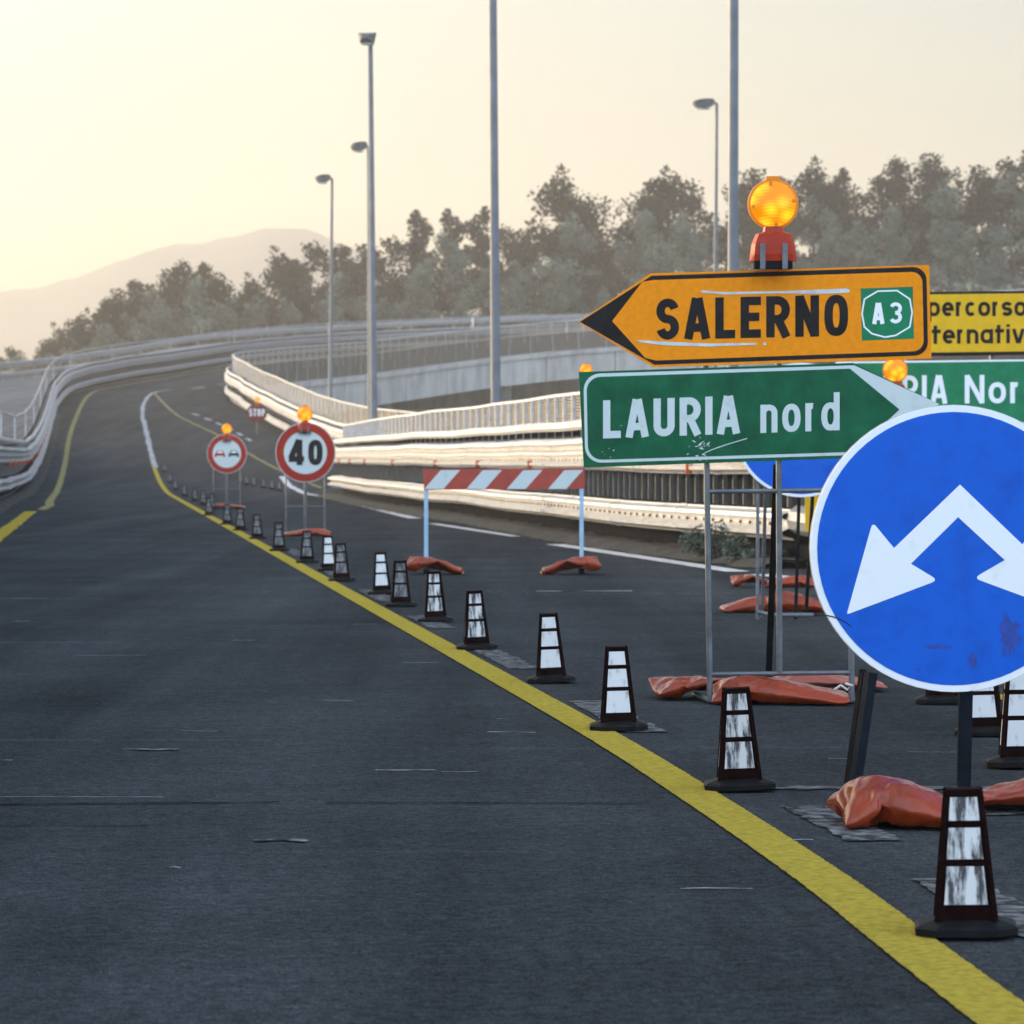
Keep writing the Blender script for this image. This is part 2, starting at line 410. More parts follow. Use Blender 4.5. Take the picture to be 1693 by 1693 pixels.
ridge = [(-1200, 560), (-600, 520), (-200, 492), (0, 480), (60, 471), (130, 456), (190, 431), (250, 409), (330, 398), (390, 386), (440, 379), (510, 378), (545, 392), (650, 428), (800, 480), (1000, 540), (1700, 640)]
def hillh(X, Y):
    px = CX+F*X/2000
    for (a, ya), (b, yb) in zip(ridge, ridge[1:]):
        if a <= px <= b: py = ya+(yb-ya)*(px-a)/(b-a); break
    else: py = 650
    z = (HY-py)/3
    d = (Y-2000)/260
    return max(-6, (z+6)*max(0, 1-abs(d)**1.5)-6+noise.noise((X*.02, Y*.02, 3))*3.5+noise.noise((X*.09, Y*.09, 1))*1.6)
hx = [-545+i*8 for i in range(120)]; hy = [1720+i*20 for i in range(30)]
tag(grid(hx, hy, hillh).build('hills', M_hill, smooth=True), kind='structure')

# ------------------------------------------------------------------ carriageway: one long sheet, then the climbing curve
A_path = catmull([(-5.05, 103, 0), (-3.45, 86, 0), (-2.1, 74, 0), (-.85, 64, 0), (.08, 56, 0), (.92, 48.5, 0), (1.55, 43.6, 0), (2.2, 39.8, 0), (2.9, 36.2, 0)], 8)
def A_x(Y):
    for a, b in zip(A_path, A_path[1:]):
        if b.y <= Y <= a.y: return b.x+(a.x-b.x)*(Y-b.y)/(a.y-b.y)
    return A_path[0].x
rows = []
def right_edge(Y):
    if Y <= 36: return 42.0
    if Y < 38: return 3.4+(42-3.4)*(38-Y)/2
    if Y <= 103: return A_x(Y)+.75
    if Y <= 106: return -4.3+(26+4.3)*(Y-103)/3
    if Y <= 122: return 26
    if Y <= 126: return 26+(-3.2-26)*(Y-122)/4
    return None
Bg = [(-3.4, 126), (-6.3, 140), (-9.3, 158), (-13.6, 186)]
def B_x(Y):
    for (xa, ya), (xb, yb) in zip(Bg, Bg[1:]):
        if ya <= Y <= yb: return xa+(xb-xa)*(Y-ya)/(yb-ya)
    return Bg[-1][0]
Y = -16
while Y < 186:
    xr = right_edge(Y); xr = B_x(Y)+.35 if xr is None else xr
    rows.append((Vector((XR(Y)-4.75, Y, zr(Y))), Vector((xr, Y, zr(Y)))))
    Y += 2
curveL = [(-23.7, 186, zr(186)), (-25.3, 206, 4.55), (-24.8, 224, 5.6), (-22.3, 242, 6.7), (-19, 258, 7.8), (-13, 272, 8.8), (-5, 281, 9.5), (5, 286, 10), (16, 287, 10.5), (30, 284, 11.2), (45, 276, 12), (60, 262, 12.8)]
curveR = [(-13.4, 186, zr(186)), (-16.0, 204, 4.5), (-15.0, 215, 5.1), (-13.1, 226, 5.65), (-10.5, 238, 6.25), (-7.7, 248, 6.9), (-1.6, 261, 8.05), (5.1, 269, 8.9), (14, 273, 9.6), (27, 271, 10.4), (41, 264, 11.2), (54, 252, 12)]
CL = catmull(curveL, 8); CR = catmull(curveR, 8)
rows += list(zip(CL, CR))
mb = MB(); K = 14
vs = [l.lerp(r, i/K) for l, r in rows for i in range(K+1)]
mb.add(vs, [(j*(K+1)+i, j*(K+1)+i+1, (j+1)*(K+1)+i+1, (j+1)*(K+1)+i) for j in range(len(rows)-1) for i in range(K)])
tag(mb.build('road', M_asph), kind='structure')

# retaining walls of the ramp and the second carriageway outside the curve
O2 = catmull([(-34, 120, .6), (-36, 150, 1.6), (-38, 200, 3.8), (-38.5, 235, 5.6), (-36, 258, 6.5), (-31, 272, 7.7), (-24, 286, 9.4), (-14, 298, 10.6), (-2, 305, 11.4), (14, 309, 12.1), (32, 306, 13), (52, 298, 14)], 8)
O1 = catmull([(-16.9, 118, .2), (-20.0, 150, 1.2), (-25.9, 206, 4.5), (-25.4, 224, 5.55), (-22.9, 242, 6.65), (-19.6, 258, 7.75), (-13.4, 272.7, 8.75), (-5.2, 281.8, 9.45), (5, 286.8, 9.95), (16, 287.8, 10.45), (30, 284.8, 11.15), (45, 276.8, 11.95)], 8)
mb = MB(); K = 6
vs = [a.lerp(b, i/K)-Vector((0, 0, .03)) for a, b in zip(O1, O2) for i in range(K+1)]
mb.add(vs, [(j*(K+1)+i, j*(K+1)+i+1, (j+1)*(K+1)+i+1, (j+1)*(K+1)+i) for j in range(len(O1)-1) for i in range(K)])
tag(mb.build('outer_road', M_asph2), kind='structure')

def wall_along(path, name, m, top, depth, th, label, cat):
    mb = MB(); mb.sweep(path, [(-th/2, top), (th/2, top), (th/2, -depth), (-th/2, -depth)])
    return tag(mb.build(name, m), label, cat)
wall_along([Vector(p)+Vector((0, 0, 0)) for p in O2], 'concrete_parapet', M_conc, .55, 6.0, .4, 'pale concrete parapet along the outside of the upper road, below the trees', 'parapet')
left_edge = [Vector((XR(y)-4.95, y, zr(y))) for y in range(-16, 187, 6)]+[p+Vector((-.25, 0, 0)) for p in CL[1:20]]
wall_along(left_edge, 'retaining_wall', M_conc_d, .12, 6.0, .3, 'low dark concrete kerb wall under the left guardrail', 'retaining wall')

# viaduct under the inner side of the curve: fascia panels, joints, piers
inner = [p for p in CR]
vd = thing('viaduct', tuple(inner[40]), 'grey concrete viaduct carrying the curve, stained edge beam seen above the near railing', 'viaduct')
mb = MB(); mb.sweep([p+Vector((0, 0, -.02)) for p in inner], [(.15, .22), (.75, .22), (.75, -.12), (.15, -.12)]); mb.build('kerb_beam', M_conc, vd)
cuts = resample(inner, 7.0)
pan_path = inner
seg = resample(inner, .7)
k = 0
while k+10 < len(seg):
    mb = MB(); mb.sweep([q+Vector((0, 0, 0)) for q in seg[k:k+10]]+[seg[k+9].lerp(seg[k+10], .82)], [(.2, -.125), (.6, -.125), (.6, -1.95), (.2, -1.95)])
    mb.build('fascia_panel', M_conc, vd); k += 10
mb = MB()
deckrows = list(zip(CL, CR))
vs = [q-Vector((0, 0, 1.2)) for l, r in deckrows for q in (l, r)]
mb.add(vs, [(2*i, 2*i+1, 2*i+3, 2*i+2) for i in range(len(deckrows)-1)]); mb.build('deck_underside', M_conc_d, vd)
for i in range(20, len(deckrows), 10):
    l, r = deckrows[i]; c = l.lerp(r, .72)
    mb = MB(); mb.tube([(c.x, c.y, hgt(c.x, c.y)-1), (c.x, c.y, c.z-1.2)], .7, 14); mb.build('pier', M_conc, vd, 'auto')
inner_low = [Vector((B_x(y)+.55, y, zr(y))) for y in range(126, 187, 6)]+[p+Vector((.45, 0, 0)) for p in CR[1:12]]
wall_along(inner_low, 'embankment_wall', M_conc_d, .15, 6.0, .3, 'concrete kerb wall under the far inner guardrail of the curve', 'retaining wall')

# ------------------------------------------------------------------ road markings: thin sheets following the road
def strip(pts, wd, dz=.004, jit=.0, step=1.0, zf=None):
    pts = [Vector((x, y, zr(y) if len(q) < 3 else q[2])) for q in pts for x, y in [q[:2]]]
    path = [pts[0]]
    for a, b in zip(pts, pts[1:]):
        n = max(1, int((b-a).length/step))
        path += [a.lerp(b, (i+1)/n) for i in range(n)]
    mb = MB(); vs = []; k = len(path)
    for i, p in enumerate(path):
        d = path[min(i+1, k-1)]-path[max(i-1, 0)]; d = Vector((d.x, d.y, 0)).normalized(); n = Vector((d.y, -d.x, 0))
        z = (zr(p.y) if p.y < 186 else p.z)+dz
        for sgn in (-1, 1):
            q = p+n*sgn*(wd/2+random.uniform(-jit, jit)); vs.append((q.x, q.y, z))
    mb.add(vs, [(2*i, 2*i+1, 2*i+3, 2*i+2) for i in range(k-1)])
    return mb
def mark(mb, name, m, label=None):
    return tag(mb.build(name, m), label, None, None, 'structure')
# right yellow line
mk = [(1.30, 2), (1.15, 5), (.985, 7.2), (.906, 8.35), (.817, 9.67), (.62, 11.9), (.365, 14.5)]+[(XR(y)-.04, y) for y in [20, 25, 30, 38, 46, 54, 62, 72, 85, 100, 115, 130, 141]]
mark(strip([tuple(p[:2]) for p in catmull([(x, y, 0) for x, y in mk], 8)], .152, .006, .002, .02), 'yellow_road_line', M_yel)
# left yellow line, with its jog
mk = [(XR(y)-3.5, y) for y in (1, 20, 40, 60, 74)]; mark(strip(mk, .24, .006, .02, .4), 'yellow_road_line', M_yel)
def S(i, f, dz=.02):
    l, r = deckrows[i]; p = l.lerp(r, f); return (p.x, p.y, p.z+dz)
def smooth(q, n=6): return [tuple(p) for p in catmull([(x, y, zr(y)) if len(r_) == 0 else (x, y, r_[0]) for x, y, *r_ in q], n)]
mk = smooth([(XR(76)-3.32, 76), (XR(84)-3.25, 84), (XR(90)-3.35, 90), (XR(110)-3.45, 110), (XR(140)-3.5, 140), (XR(172)-3.45, 172), S(9, .125), S(15, .125), S(21, .13), S(28, .13), S(36, .13), S(44, .13), S(54, .13)])
mark(strip(mk, .20, .008, .015, .5), 'yellow_road_line', M_yelf)
# white continuation and the gore
mk = smooth([(XR(139), 139), (XR(150), 150), (XR(162), 162), (XR(174), 174), (XR(184), 184), S(4, .49), S(8, .515), S(11, .50), S(13, .545)])
mark(strip(mk, .20, .010, .05, .35), 'white_road_line', M_whif)
for i in range(14, 34, 4): mark(strip([S(i, .55+.006*i), S(i+2, .55+.006*(i+2))], .25, .02, 0, 1), 'white_road_dash', M_whif)
mk = smooth([S(10, .51), (-17.0, 184), (-13.2, 164), (-10.2, 146), (-7.9, 131), (-6.2, 118)])
mark(strip(mk, .14, .012, .015, .6), 'yellow_gore_line', M_yelf)
# right edge line beside the guardrail
ed = [(-5.55, 104), (-4.3, 92), (-3.0, 78.5), (-1.75, 65.5)]
mark(strip(ed, .24, .006, .01, .5), 'white_edge_line', M_whi)
mark(strip([(-8.3, 131), (-7.6, 123), (-6.2, 109), (-5.55, 104.3)], .2, .006, .04, .8), 'white_edge_line', M_whi)
for a, b in (((-1.32, 60.5), (.05, 50.8)), ((.55, 46.2), (2.2, 35.2)), ((2.35, 34.4), (3.6, 28.9))):
    mark(strip([a, b], .24 if a[0] > 0 else .17, .006, .01, .4), 'white_edge_dash', M_whi)
for k in range(6): 
    y = 160+k*4.6; mark(strip([(B_x(y)-1.9-.03*k*k, y), (B_x(y+2.3)-1.9-.03*(k+.5)**2, y+2.3)], .22, .006, .02, .5), 'white_road_dash', M_whif)
# stop lines across the closed lane far off, near end of a seam
mark(strip([(-16.2, 150), (-11.4, 150)], .4, .006, .02, .5), 'stop_line', M_ghost)
mark(strip([(-14.9, 143), (-11.2, 143)], .3, .006, .05, .5), 'stop_line', M_ghost)
# joints across the carriageway and faint scrapes
for y, x0, x1, w_, m in ((30.2, -1.3, 1.0, .05, M_ghost), (29.6, -1.15, 6, .05, M_ghost), (44.5, -2.3, 2.2, .05, M_ghost), (46.5, -9, -1, .035, M_ghost), (54.5, -3.3, .5, .06, M_ghost), (11.65, -1.7, -.75, .022, M_crack), (11.72, -.6, .45, .016, M_crack), (10.95, -1.9, -1.1, .014, M_crack), (11.35, 1.0, 2.1, .14, M_ghost), (12.25, .75, 2.2, .12, M_ghost), (30.1, .2, 1.0, .06, M_whi)):
    mark(strip([(x0, y), (x1, y+random.uniform(-.1, .1))], w_, .0045, w_*.35, .08), 'road_joint' if m is not M_crack else 'tar_seam', m)
rs = random.Random(3)
for px, py, L_, w_ in ((670, 1275, 100, .012), (760, 1278, 60, .006), (845, 1212, 80, .012), (35, 1028, 24, .02), (250, 1240, 90, .06), (465, 1392, 90, .04), (1185, 1472, 120, .008), (1385, 1256, 30, .008), (695, 1097, 60, .012), (605, 1033, 40, .015), (50, 990, 60, .012), (5, 1259, 30, .01), (330, 1210, 60, .006), (120, 1320, 300, .006), (1290, 1392, 110, .014), (180, 1085, 120, .01), (400, 1060, 40, .01), (140, 960, 60, .015), (560, 1160, 50, .008), (1540, 1245, 80, .006), (290, 1437, 20, .01), (830, 1190, 16, .01)):
    Yg = F*CH/(py-HY); x0 = (px-CX)*Yg/F; hl = L_*Yg/F/2
    mark(strip([(x0-hl, Yg), (x0-hl*.3, Yg+rs.uniform(-.02, .02)), (x0+hl, Yg+rs.uniform(-.03, .03))], w_, .0052, w_*.45, .03), 'scrape_mark', M_scr if w_ < .03 else M_ghost)
# remains of the old dashed line just right of the yellow one
for a, b, off in ((8.0, 9.6, .17), (10.55, 11.6, .2), (14.7, 16.6, .16), (19.1, 21.6, .17), (23.6, 25.5, .17), (28, 30.5, .17), (33, 36, .18), (41, 44, .2), (5.5, 7.2, .2)):
    mark(strip([(XR(a)+off, a), (XR(b)+off, b)], .16, .005, .014, .06), 'worn_lane_dash', M_ghost)
# yellow line of the lane on the right
mark(strip([(2.3, 17), (2.36, 14.5), (1.95+.5, 12), (2.6, 9)], .12, .006, .005, .3), 'yellow_road_line', M_yel)
# dirt at the foot of the rails
def verge(path, off, wd, name):
    mb = MB(); vs = []
    k = len(path)
    for i, p in enumerate(path):
        d = path[min(i+1, k-1)]-path[max(i-1, 0)]; n = Vector((d.y, -d.x, 0)).normalized()
        for j in range(5):
            q = p+n*(off+wd*(j/4-.5)*(1+random.uniform(-.25, .25)*(j in (0, 4))))
            vs.append((q.x, q.y, p.z+.008+(.05+.05*random.random())*(j not in (0, 4))))
    mb.add(vs, [(i*5+j, i*5+j+1, (i+1)*5+j+1, (i+1)*5+j) for i in range(k-1) for j in range(4)])
    return tag(mb.build(name, M_verge, smooth=True), kind='structure')
verge(resample(A_path, .35), 0.0, .9, 'verge')
verge(resample([Vector((XR(y)-4.35, y, zr(y))) for y in range(0, 186, 4)], .6), 0, .55, 'verge')

# ------------------------------------------------------------------ guardrails
W2 = lambda z0, h=.31, d=.085: [(d*q, z0+h*t) for t, q in ((0, 0), (.06, .1), (.16, .95), (.28, 1), (.40, .35), (.5, .1), (.60, .35), (.72, 1), (.84, .95), (.94, .1), (1, 0))]
W3 = lambda z0, h=.50, d=.085: [(d*q, z0+h*t) for t, q in ((0, 0), (.04, .1), (.11, .95), (.19, 1), (.27, .3), (.35, .1), (.42, .4), (.47, 1), (.55, 1), (.60, .4), (.67, .1), (.74, .3), (.82, 1), (.9, .95), (.97, .1), (1, 0))]
def wob(path, amp, fr, seed):
    o = []
    for p in path:
        o.append(p+Vector((noise.noise((p.y*fr, seed, 0))*amp, 0, noise.noise((p.y*fr, seed, 9))*amp)))
    return o
def sheet_prof(prof, th=.006): return prof+[(a-th, b) for a, b in reversed(prof)]
def flip(prof): return [(-a, b) for a, b in prof]

def offs(path, a, dz=0.0):                            # path moved sideways (a > 0: towards its right hand) and up
    o = []; k = len(path)
    for i, p in enumerate(path):
        d = path[min(i+1, k-1)]-path[max(i-1, 0)]; n = Vector((d.y, -d.x, 0)).normalized()
        o.append(p+n*a+Vector((0, 0, dz)))
    return o
def facing(path, i):
    d = path[min(i+1, len(path)-1)]-path[max(i-1, 0)]; return math.atan2(d.y, d.x)
def guardrail(path, label, side, rail_h=2.0, fence=True, slats=True, post_step=2.0, reflectors=(), seed=0, end=None, bal=1.0, top=1.57, m=None, back=.3, posts_max=60, bolts=True, open_mesh=False, mesh_from=None):
    """path runs along the ground; side = +1 when the traffic face is on the path's right hand"""
    base = path[len(path)//2]
    g = thing('guardrail', tuple(base), label, 'guardrail')
    pr = (lambda q: q) if side > 0 else flip
    p = resample(path, .8); p1 = wob(p, .03, .16, seed); p2 = wob(p, .03, .15, seed+4)
    m = m or M_galv
    mb = MB(); mb.sweep(p1, pr([(.0, top-.1), (.06, top-.1), (.09, top-.06), (.09, top), (.05, top+.03), (0, top+.03)])); mb.build('top_rail', m, g, 'auto')
    mb = MB(); mb.sweep(p1, pr(sheet_prof([(a+.06, b) for a, b in W3(.94, .42, .13)])))
    if bolts:
        mb.cur = 1
        for zz in (1.07, 1.20):
            for q in resample(offs(p1, .085*side, zz), .4): mb.box(q, (.026, .026, .026))
    for k in range(5, len(p1)-2, 5):
        a_ = p1[k]; b_ = a_.lerp(p1[k+1], .35); mb.cur = 0; mb.sweep([a_, b_], pr(sheet_prof([(q_+.068, z_) for q_, z_ in W3(.935, .43, .13)], .016)))
    mb.build('wide_beam', [m, M_rust], g, 'auto')
    mb = MB(); mb.sweep(p2, pr(sheet_prof([(a+.06, b) for a, b in W2(.28, .31, .13)])))
    if bolts:
        mb.cur = 1
        for q in resample(offs(p2, .085*side, .435), .4): mb.box(q, (.03, .03, .03))
    for k in range(3, len(p2)-2, 5):
        a_ = p2[k]; b_ = a_.lerp(p2[k+1], .35); mb.cur = 0; mb.sweep([a_, b_], pr(sheet_prof([(q_+.068, z_) for q_, z_ in W2(.275, .32, .13)], .016)))
    mb.build('lower_beam', [m, M_rust], g, 'auto')
    pp = resample(offs(path, -.34*side), post_step)[1:posts_max]
    for i, q in enumerate(pp):
        mb = MB(); mb.box(q+Vector((0, 0, top/2-.06)), (.11, .06, top+.04), rz=facing(pp, i)); mb.build('post', M_slat, g)
    if slats:
        mb = MB(); sp = resample(offs(path, -.18*side), .45)
        for i, q in enumerate(sp): mb.box(q+Vector((0, 0, 1.0)), (.022, .05, .8), rz=facing(sp, i))
        mb.cur = 1; mb.sweep(offs(p, -.26*side), [(-.01, .05), (.01, .05), (.01, top-.08), (-.01, top-.08)]); mb.build('slat_panel', [M_slat, M_backp], g)
    if fence:
        bp = offs(p1, -back*side)
        mb = MB(); mb.tube(offs(bp, 0, rail_h), .034, 8); mb.build('handrail', m, g, True)
        sp = resample(offs(bp, .03*side), bal)
        for i, q in enumerate(sp[:100]):
            mb = MB(); mb.box(q+Vector((0, 0, (rail_h+1.0)/2)), (.045, .05, rail_h-1.0), rz=facing(sp, i)); mb.build('railing_post', M_galv2 if open_mesh else m, g)
        mb = MB(); z = top-.1 if mesh_from is None else mesh_from
        while z < rail_h-.03:
            hh = .012 if open_mesh else .022; mb.sweep(bp, [(-.004, z), (.004, z), (.004, z+hh), (-.004, z+hh)]); z += .27 if open_mesh else .042
        mb.build('mesh_panel', M_mesh, g)
    for (i, zz) in reflectors:
        q = offs(p1, .17*side, zz)[min(i, len(p1)-1)]
        mb = MB(); mb.box(q, (.07, .1, .11)); mb.build('reflector', M_reflr, g)
    if end: end(g)
    return g
refl = []
pA = resample(A_path, .8)
for px in (572, 590, 616, 662, 735, 812, 898, 1176):
    i = min(range(len(pA)), key=lambda j: abs(CX+F*pA[j].x/pA[j].y-px)); refl.append((i, 1.0))
def endcap(g):
    q = A_path[-1]
    mb = MB(); mb.tube([q+Vector((-.02, .1, .49)), q+Vector((.12, -.3, .46)), q+Vector((.32, -.35, .45))], [.15, .15, .12], 10); mb.build('end_terminal', M_slat, g, 'auto')
    mb = MB(); mb.bar(q+Vector((-.05, 0, 1.1)), q+Vector((.35, -.5, .2)), .16, .04); mb.build('end_strut', M_galv2, g)
guardrail(A_path, 'near pale steel guardrail with orange reflectors and mesh railing, right of closed lane', 1, reflectors=refl, seed=1, end=endcap)
B_path = [Vector((B_x(y), y, zr(y))) for y in range(126, 187, 4)]+CR[1:]
B_path = catmull([tuple(p) for p in B_path[::3]], 5)
guardrail(B_path, 'far guardrail with tall railing on the inner side of the climbing curve', -1, rail_h=2.35, seed=3, bal=1.6, post_step=2.6, bolts=False, posts_max=70, mesh_from=.1)
O_path = [Vector((XR(y)-4.5, y, zr(y))) for y in range(2, 187, 4)]+[p+Vector((.25, 0, 0)) for p in CL[1:]]
O_path = catmull([tuple(p) for p in O_path[::2]], 4)
pO = resample(O_path, .8)
reflO = [(i, .955) for i in range(110, 190, 6)]
guardrail(O_path, 'long grey guardrail and railing on the left of the lane, sweeping round the curve', 1, rail_h=2.35, seed=6, bal=16.0, post_step=3.2, reflectors=reflO, bolts=False, posts_max=99, open_mesh=True, m=M_galv3)
guardrail([p+Vector((.3, -.3, 0)) for p in O2], 'low guardrail on top of the concrete parapet below the trees', 1, rail_h=1.7, slats=False, fence=False, seed=9, post_step=4, bolts=False, top=1.25, m=M_galv3)

# ------------------------------------------------------------------ lamp posts
def lamp_post(px, py_top, Y, label, head, lean=0.0, ground_z=-.3, r=(.105, .06), short=False):
    top = P(px, py_top, Y); b = Vector((top.x+lean, Y, ground_z))
    g = thing('lamp_post', tuple(b), label, 'lamp post', 'lamp posts along the slip road')
    mb = MB(); mb.tube([b.lerp(top, t) for t in (0, .02, .2, .5, .8, 1)], [r[0]*1.15, r[0]*1.1, r[0], (r[0]+r[1])/2, r[1]*1.1, r[1]], 10); mb.build('pole', M_pole, g, 'auto')
    mb = MB(); mb.box(b+Vector((0, 0, .05)), (.4, .4, .1)); mb.build('base_plate', M_galv2, g)
    hx, hy = head
    d = Vector((hx, hy, 0)); L_ = d.length; dn = d.normalized()
    mb = MB(); mb.tube([top-Vector((0, 0, .25)), top+Vector((0, 0, .02)), top+dn*L_*.25+Vector((0, 0, .07))], .045, 8); mb.build('arm', M_pole, g, 'auto')
    # housing: a shallow upturned boat
    M = Matrix.Rotation(math.atan2(dn.y, dn.x), 3, 'Z'); mb = MB(); rings = []
    for t, wd, h0, h1 in ((.1, .1, -.04, .1), (.22, .2, -.12, .15), (.55, .28, -.2, .14), (.85, .25, -.16, .1), (1.0, .13, -.05, .05)):
        rings.append([Vector((t*L_, a*wd, (h0 if e < 0 else h1)+.03)) for a, e in ((-1, .5), (-.6, 1), (.6, 1), (1, .5), (.75, -1), (-.75, -1))])
    vs = [top+M@q for rg in rings for q in rg]
    fs = [(i*6+j, i*6+(j+1) % 6, (i+1)*6+(j+1) % 6, (i+1)*6+j) for i in range(4) for j in range(6)]+[tuple(range(6)), tuple(24+j for j in range(6))]
    mb.add(vs, fs); hd = mb.build('lamp_head', M_lampg, g)
    mb = MB(); mb.box(top+dn*L_*.55+Vector((0, 0, -.175)), (L_*.5, .34, .03), M=M); mb.build('lamp_glass', M_lglass, hd)
    return g
lamp_post(1214, -360, 60, 'thick dark lamp post rising behind the amber warning light and orange arrow sign', (-.8, .1), -.03, r=(.095, .07))
lamp_post(812, -330, 75, 'tall lamp post whose top leaves the picture, standing between the forked trees behind the railing', (-.8, .1), .12, r=(.10, .075))
lamp_post(612, 66, 110, 'tallest complete lamp post, its lamp head turned towards the viewer', (-.12, -.75), .14, r=(.11, .075))
lamp_post(609, 243, 131, 'lamp post with a leftward head, almost hidden behind the tallest complete one', (-.62, -.15), .1)
lamp_post(549, 296, 150, 'slim lamp post with a small leftward head, leftmost of the lamp posts', (-.68, -.1), -.1, r=(.1, .055))
lamp_post(1185, 172, 130, 'slim lamp post with a leftward head beside the thick dark post', (-.85, -.1), -.1, r=(.09, .055))

# ------------------------------------------------------------------ warning lights
def make_beacon():
    g = thing('warning_light', (0, 0, 0), 'x', 'warning light', 'amber warning lights on the signs')
    c = (0, 0, .285)
    mb = MB(); mb.lathe([(.0, -.045), (.05, -.041), (.088, -.03), (.104, -.012), (.108, 0), (.104, .012), (.088, .03), (.05, .041), (0, .045)], c, 'Y', 40); mb.build('lens', M_lens, g, 'auto')
    mb = MB(); mb.lathe([(.106, -.014), (.113, -.012), (.115, 0), (.113, .012), (.106, .014)], c, 'Y', 40)
    for a in (0, 90, 180, 270): mb.box((math.cos(R(a+8))*.092, -.034, .285+math.sin(R(a+8))*.092), (.016, .012, .016))
    mb.box((0, 0, .402), (.06, .03, .018)); mb.build('bezel', M_bezel, g, 'auto')
    mb = MB(); rings = [(.104, .046, .03), (.102, .052, .06), (.096, .052, .105), (.078, .05, .150), (.046, .035, .160), (.042, .03, .185)]
    vs = []; fs = []
    for x, y, z in rings: vs += [(-x, -y*.6, z), (-x*.85, -y, z), (x*.85, -y, z), (x, -y*.6, z), (x, y*.6, z), (x*.85, y, z), (-x*.85, y, z), (-x, y*.6, z)]
    for i in range(len(rings)-1): fs += [(i*8+j, i*8+(j+1) % 8, i*8+8+(j+1) % 8, i*8+8+j) for j in range(8)]
    fs += [tuple(range(8)), tuple(40+j for j in range(8))]; mb.add(vs, fs); mb.build('battery_box', M_beared, g)
    mb = MB(); mb.box((0, 0, .012), (.17, .09, .034)); mb.build('foot', M_black, g)
    for x in (-.05, .05):
        mb = MB(); mb.box((x, -.056, .05), (.024, .006, .115)); mb.build('strap', M_tube, g)
    return g
bea = make_beacon()
used = [0]
def beacon(px, py_lens, Y, label, s=1.0):             # placed by the centre of its lens
    o = bea if not used[0] else copy_tree(bea); used[0] = 1
    c = P(px, py_lens, Y); o.location = c-Vector((0, 0, .285*s)); o.scale = (s, s, s); o['label'] = label
    return o
beacon(1278, 338, 16.32, 'large lit amber warning light with red battery box on top of the orange arrow sign')
beacon(504, 684, 52.9, 'lit amber warning light on top of the 40 speed limit sign')
beacon(375, 709, 81, 'small lit amber warning light on top of the no overtaking sign')
beacon(425, 661, 165, 'tiny lit amber warning light on top of the far stop sign', 1.15)
beacon(1480, 612, 33.0, 'lit amber warning light just above the tip of the green LAURIA nord arrow board')
beacon(969, 612, 50.3, 'lit amber warning light clamped on the near railing, left of the green arrow sign', .8)

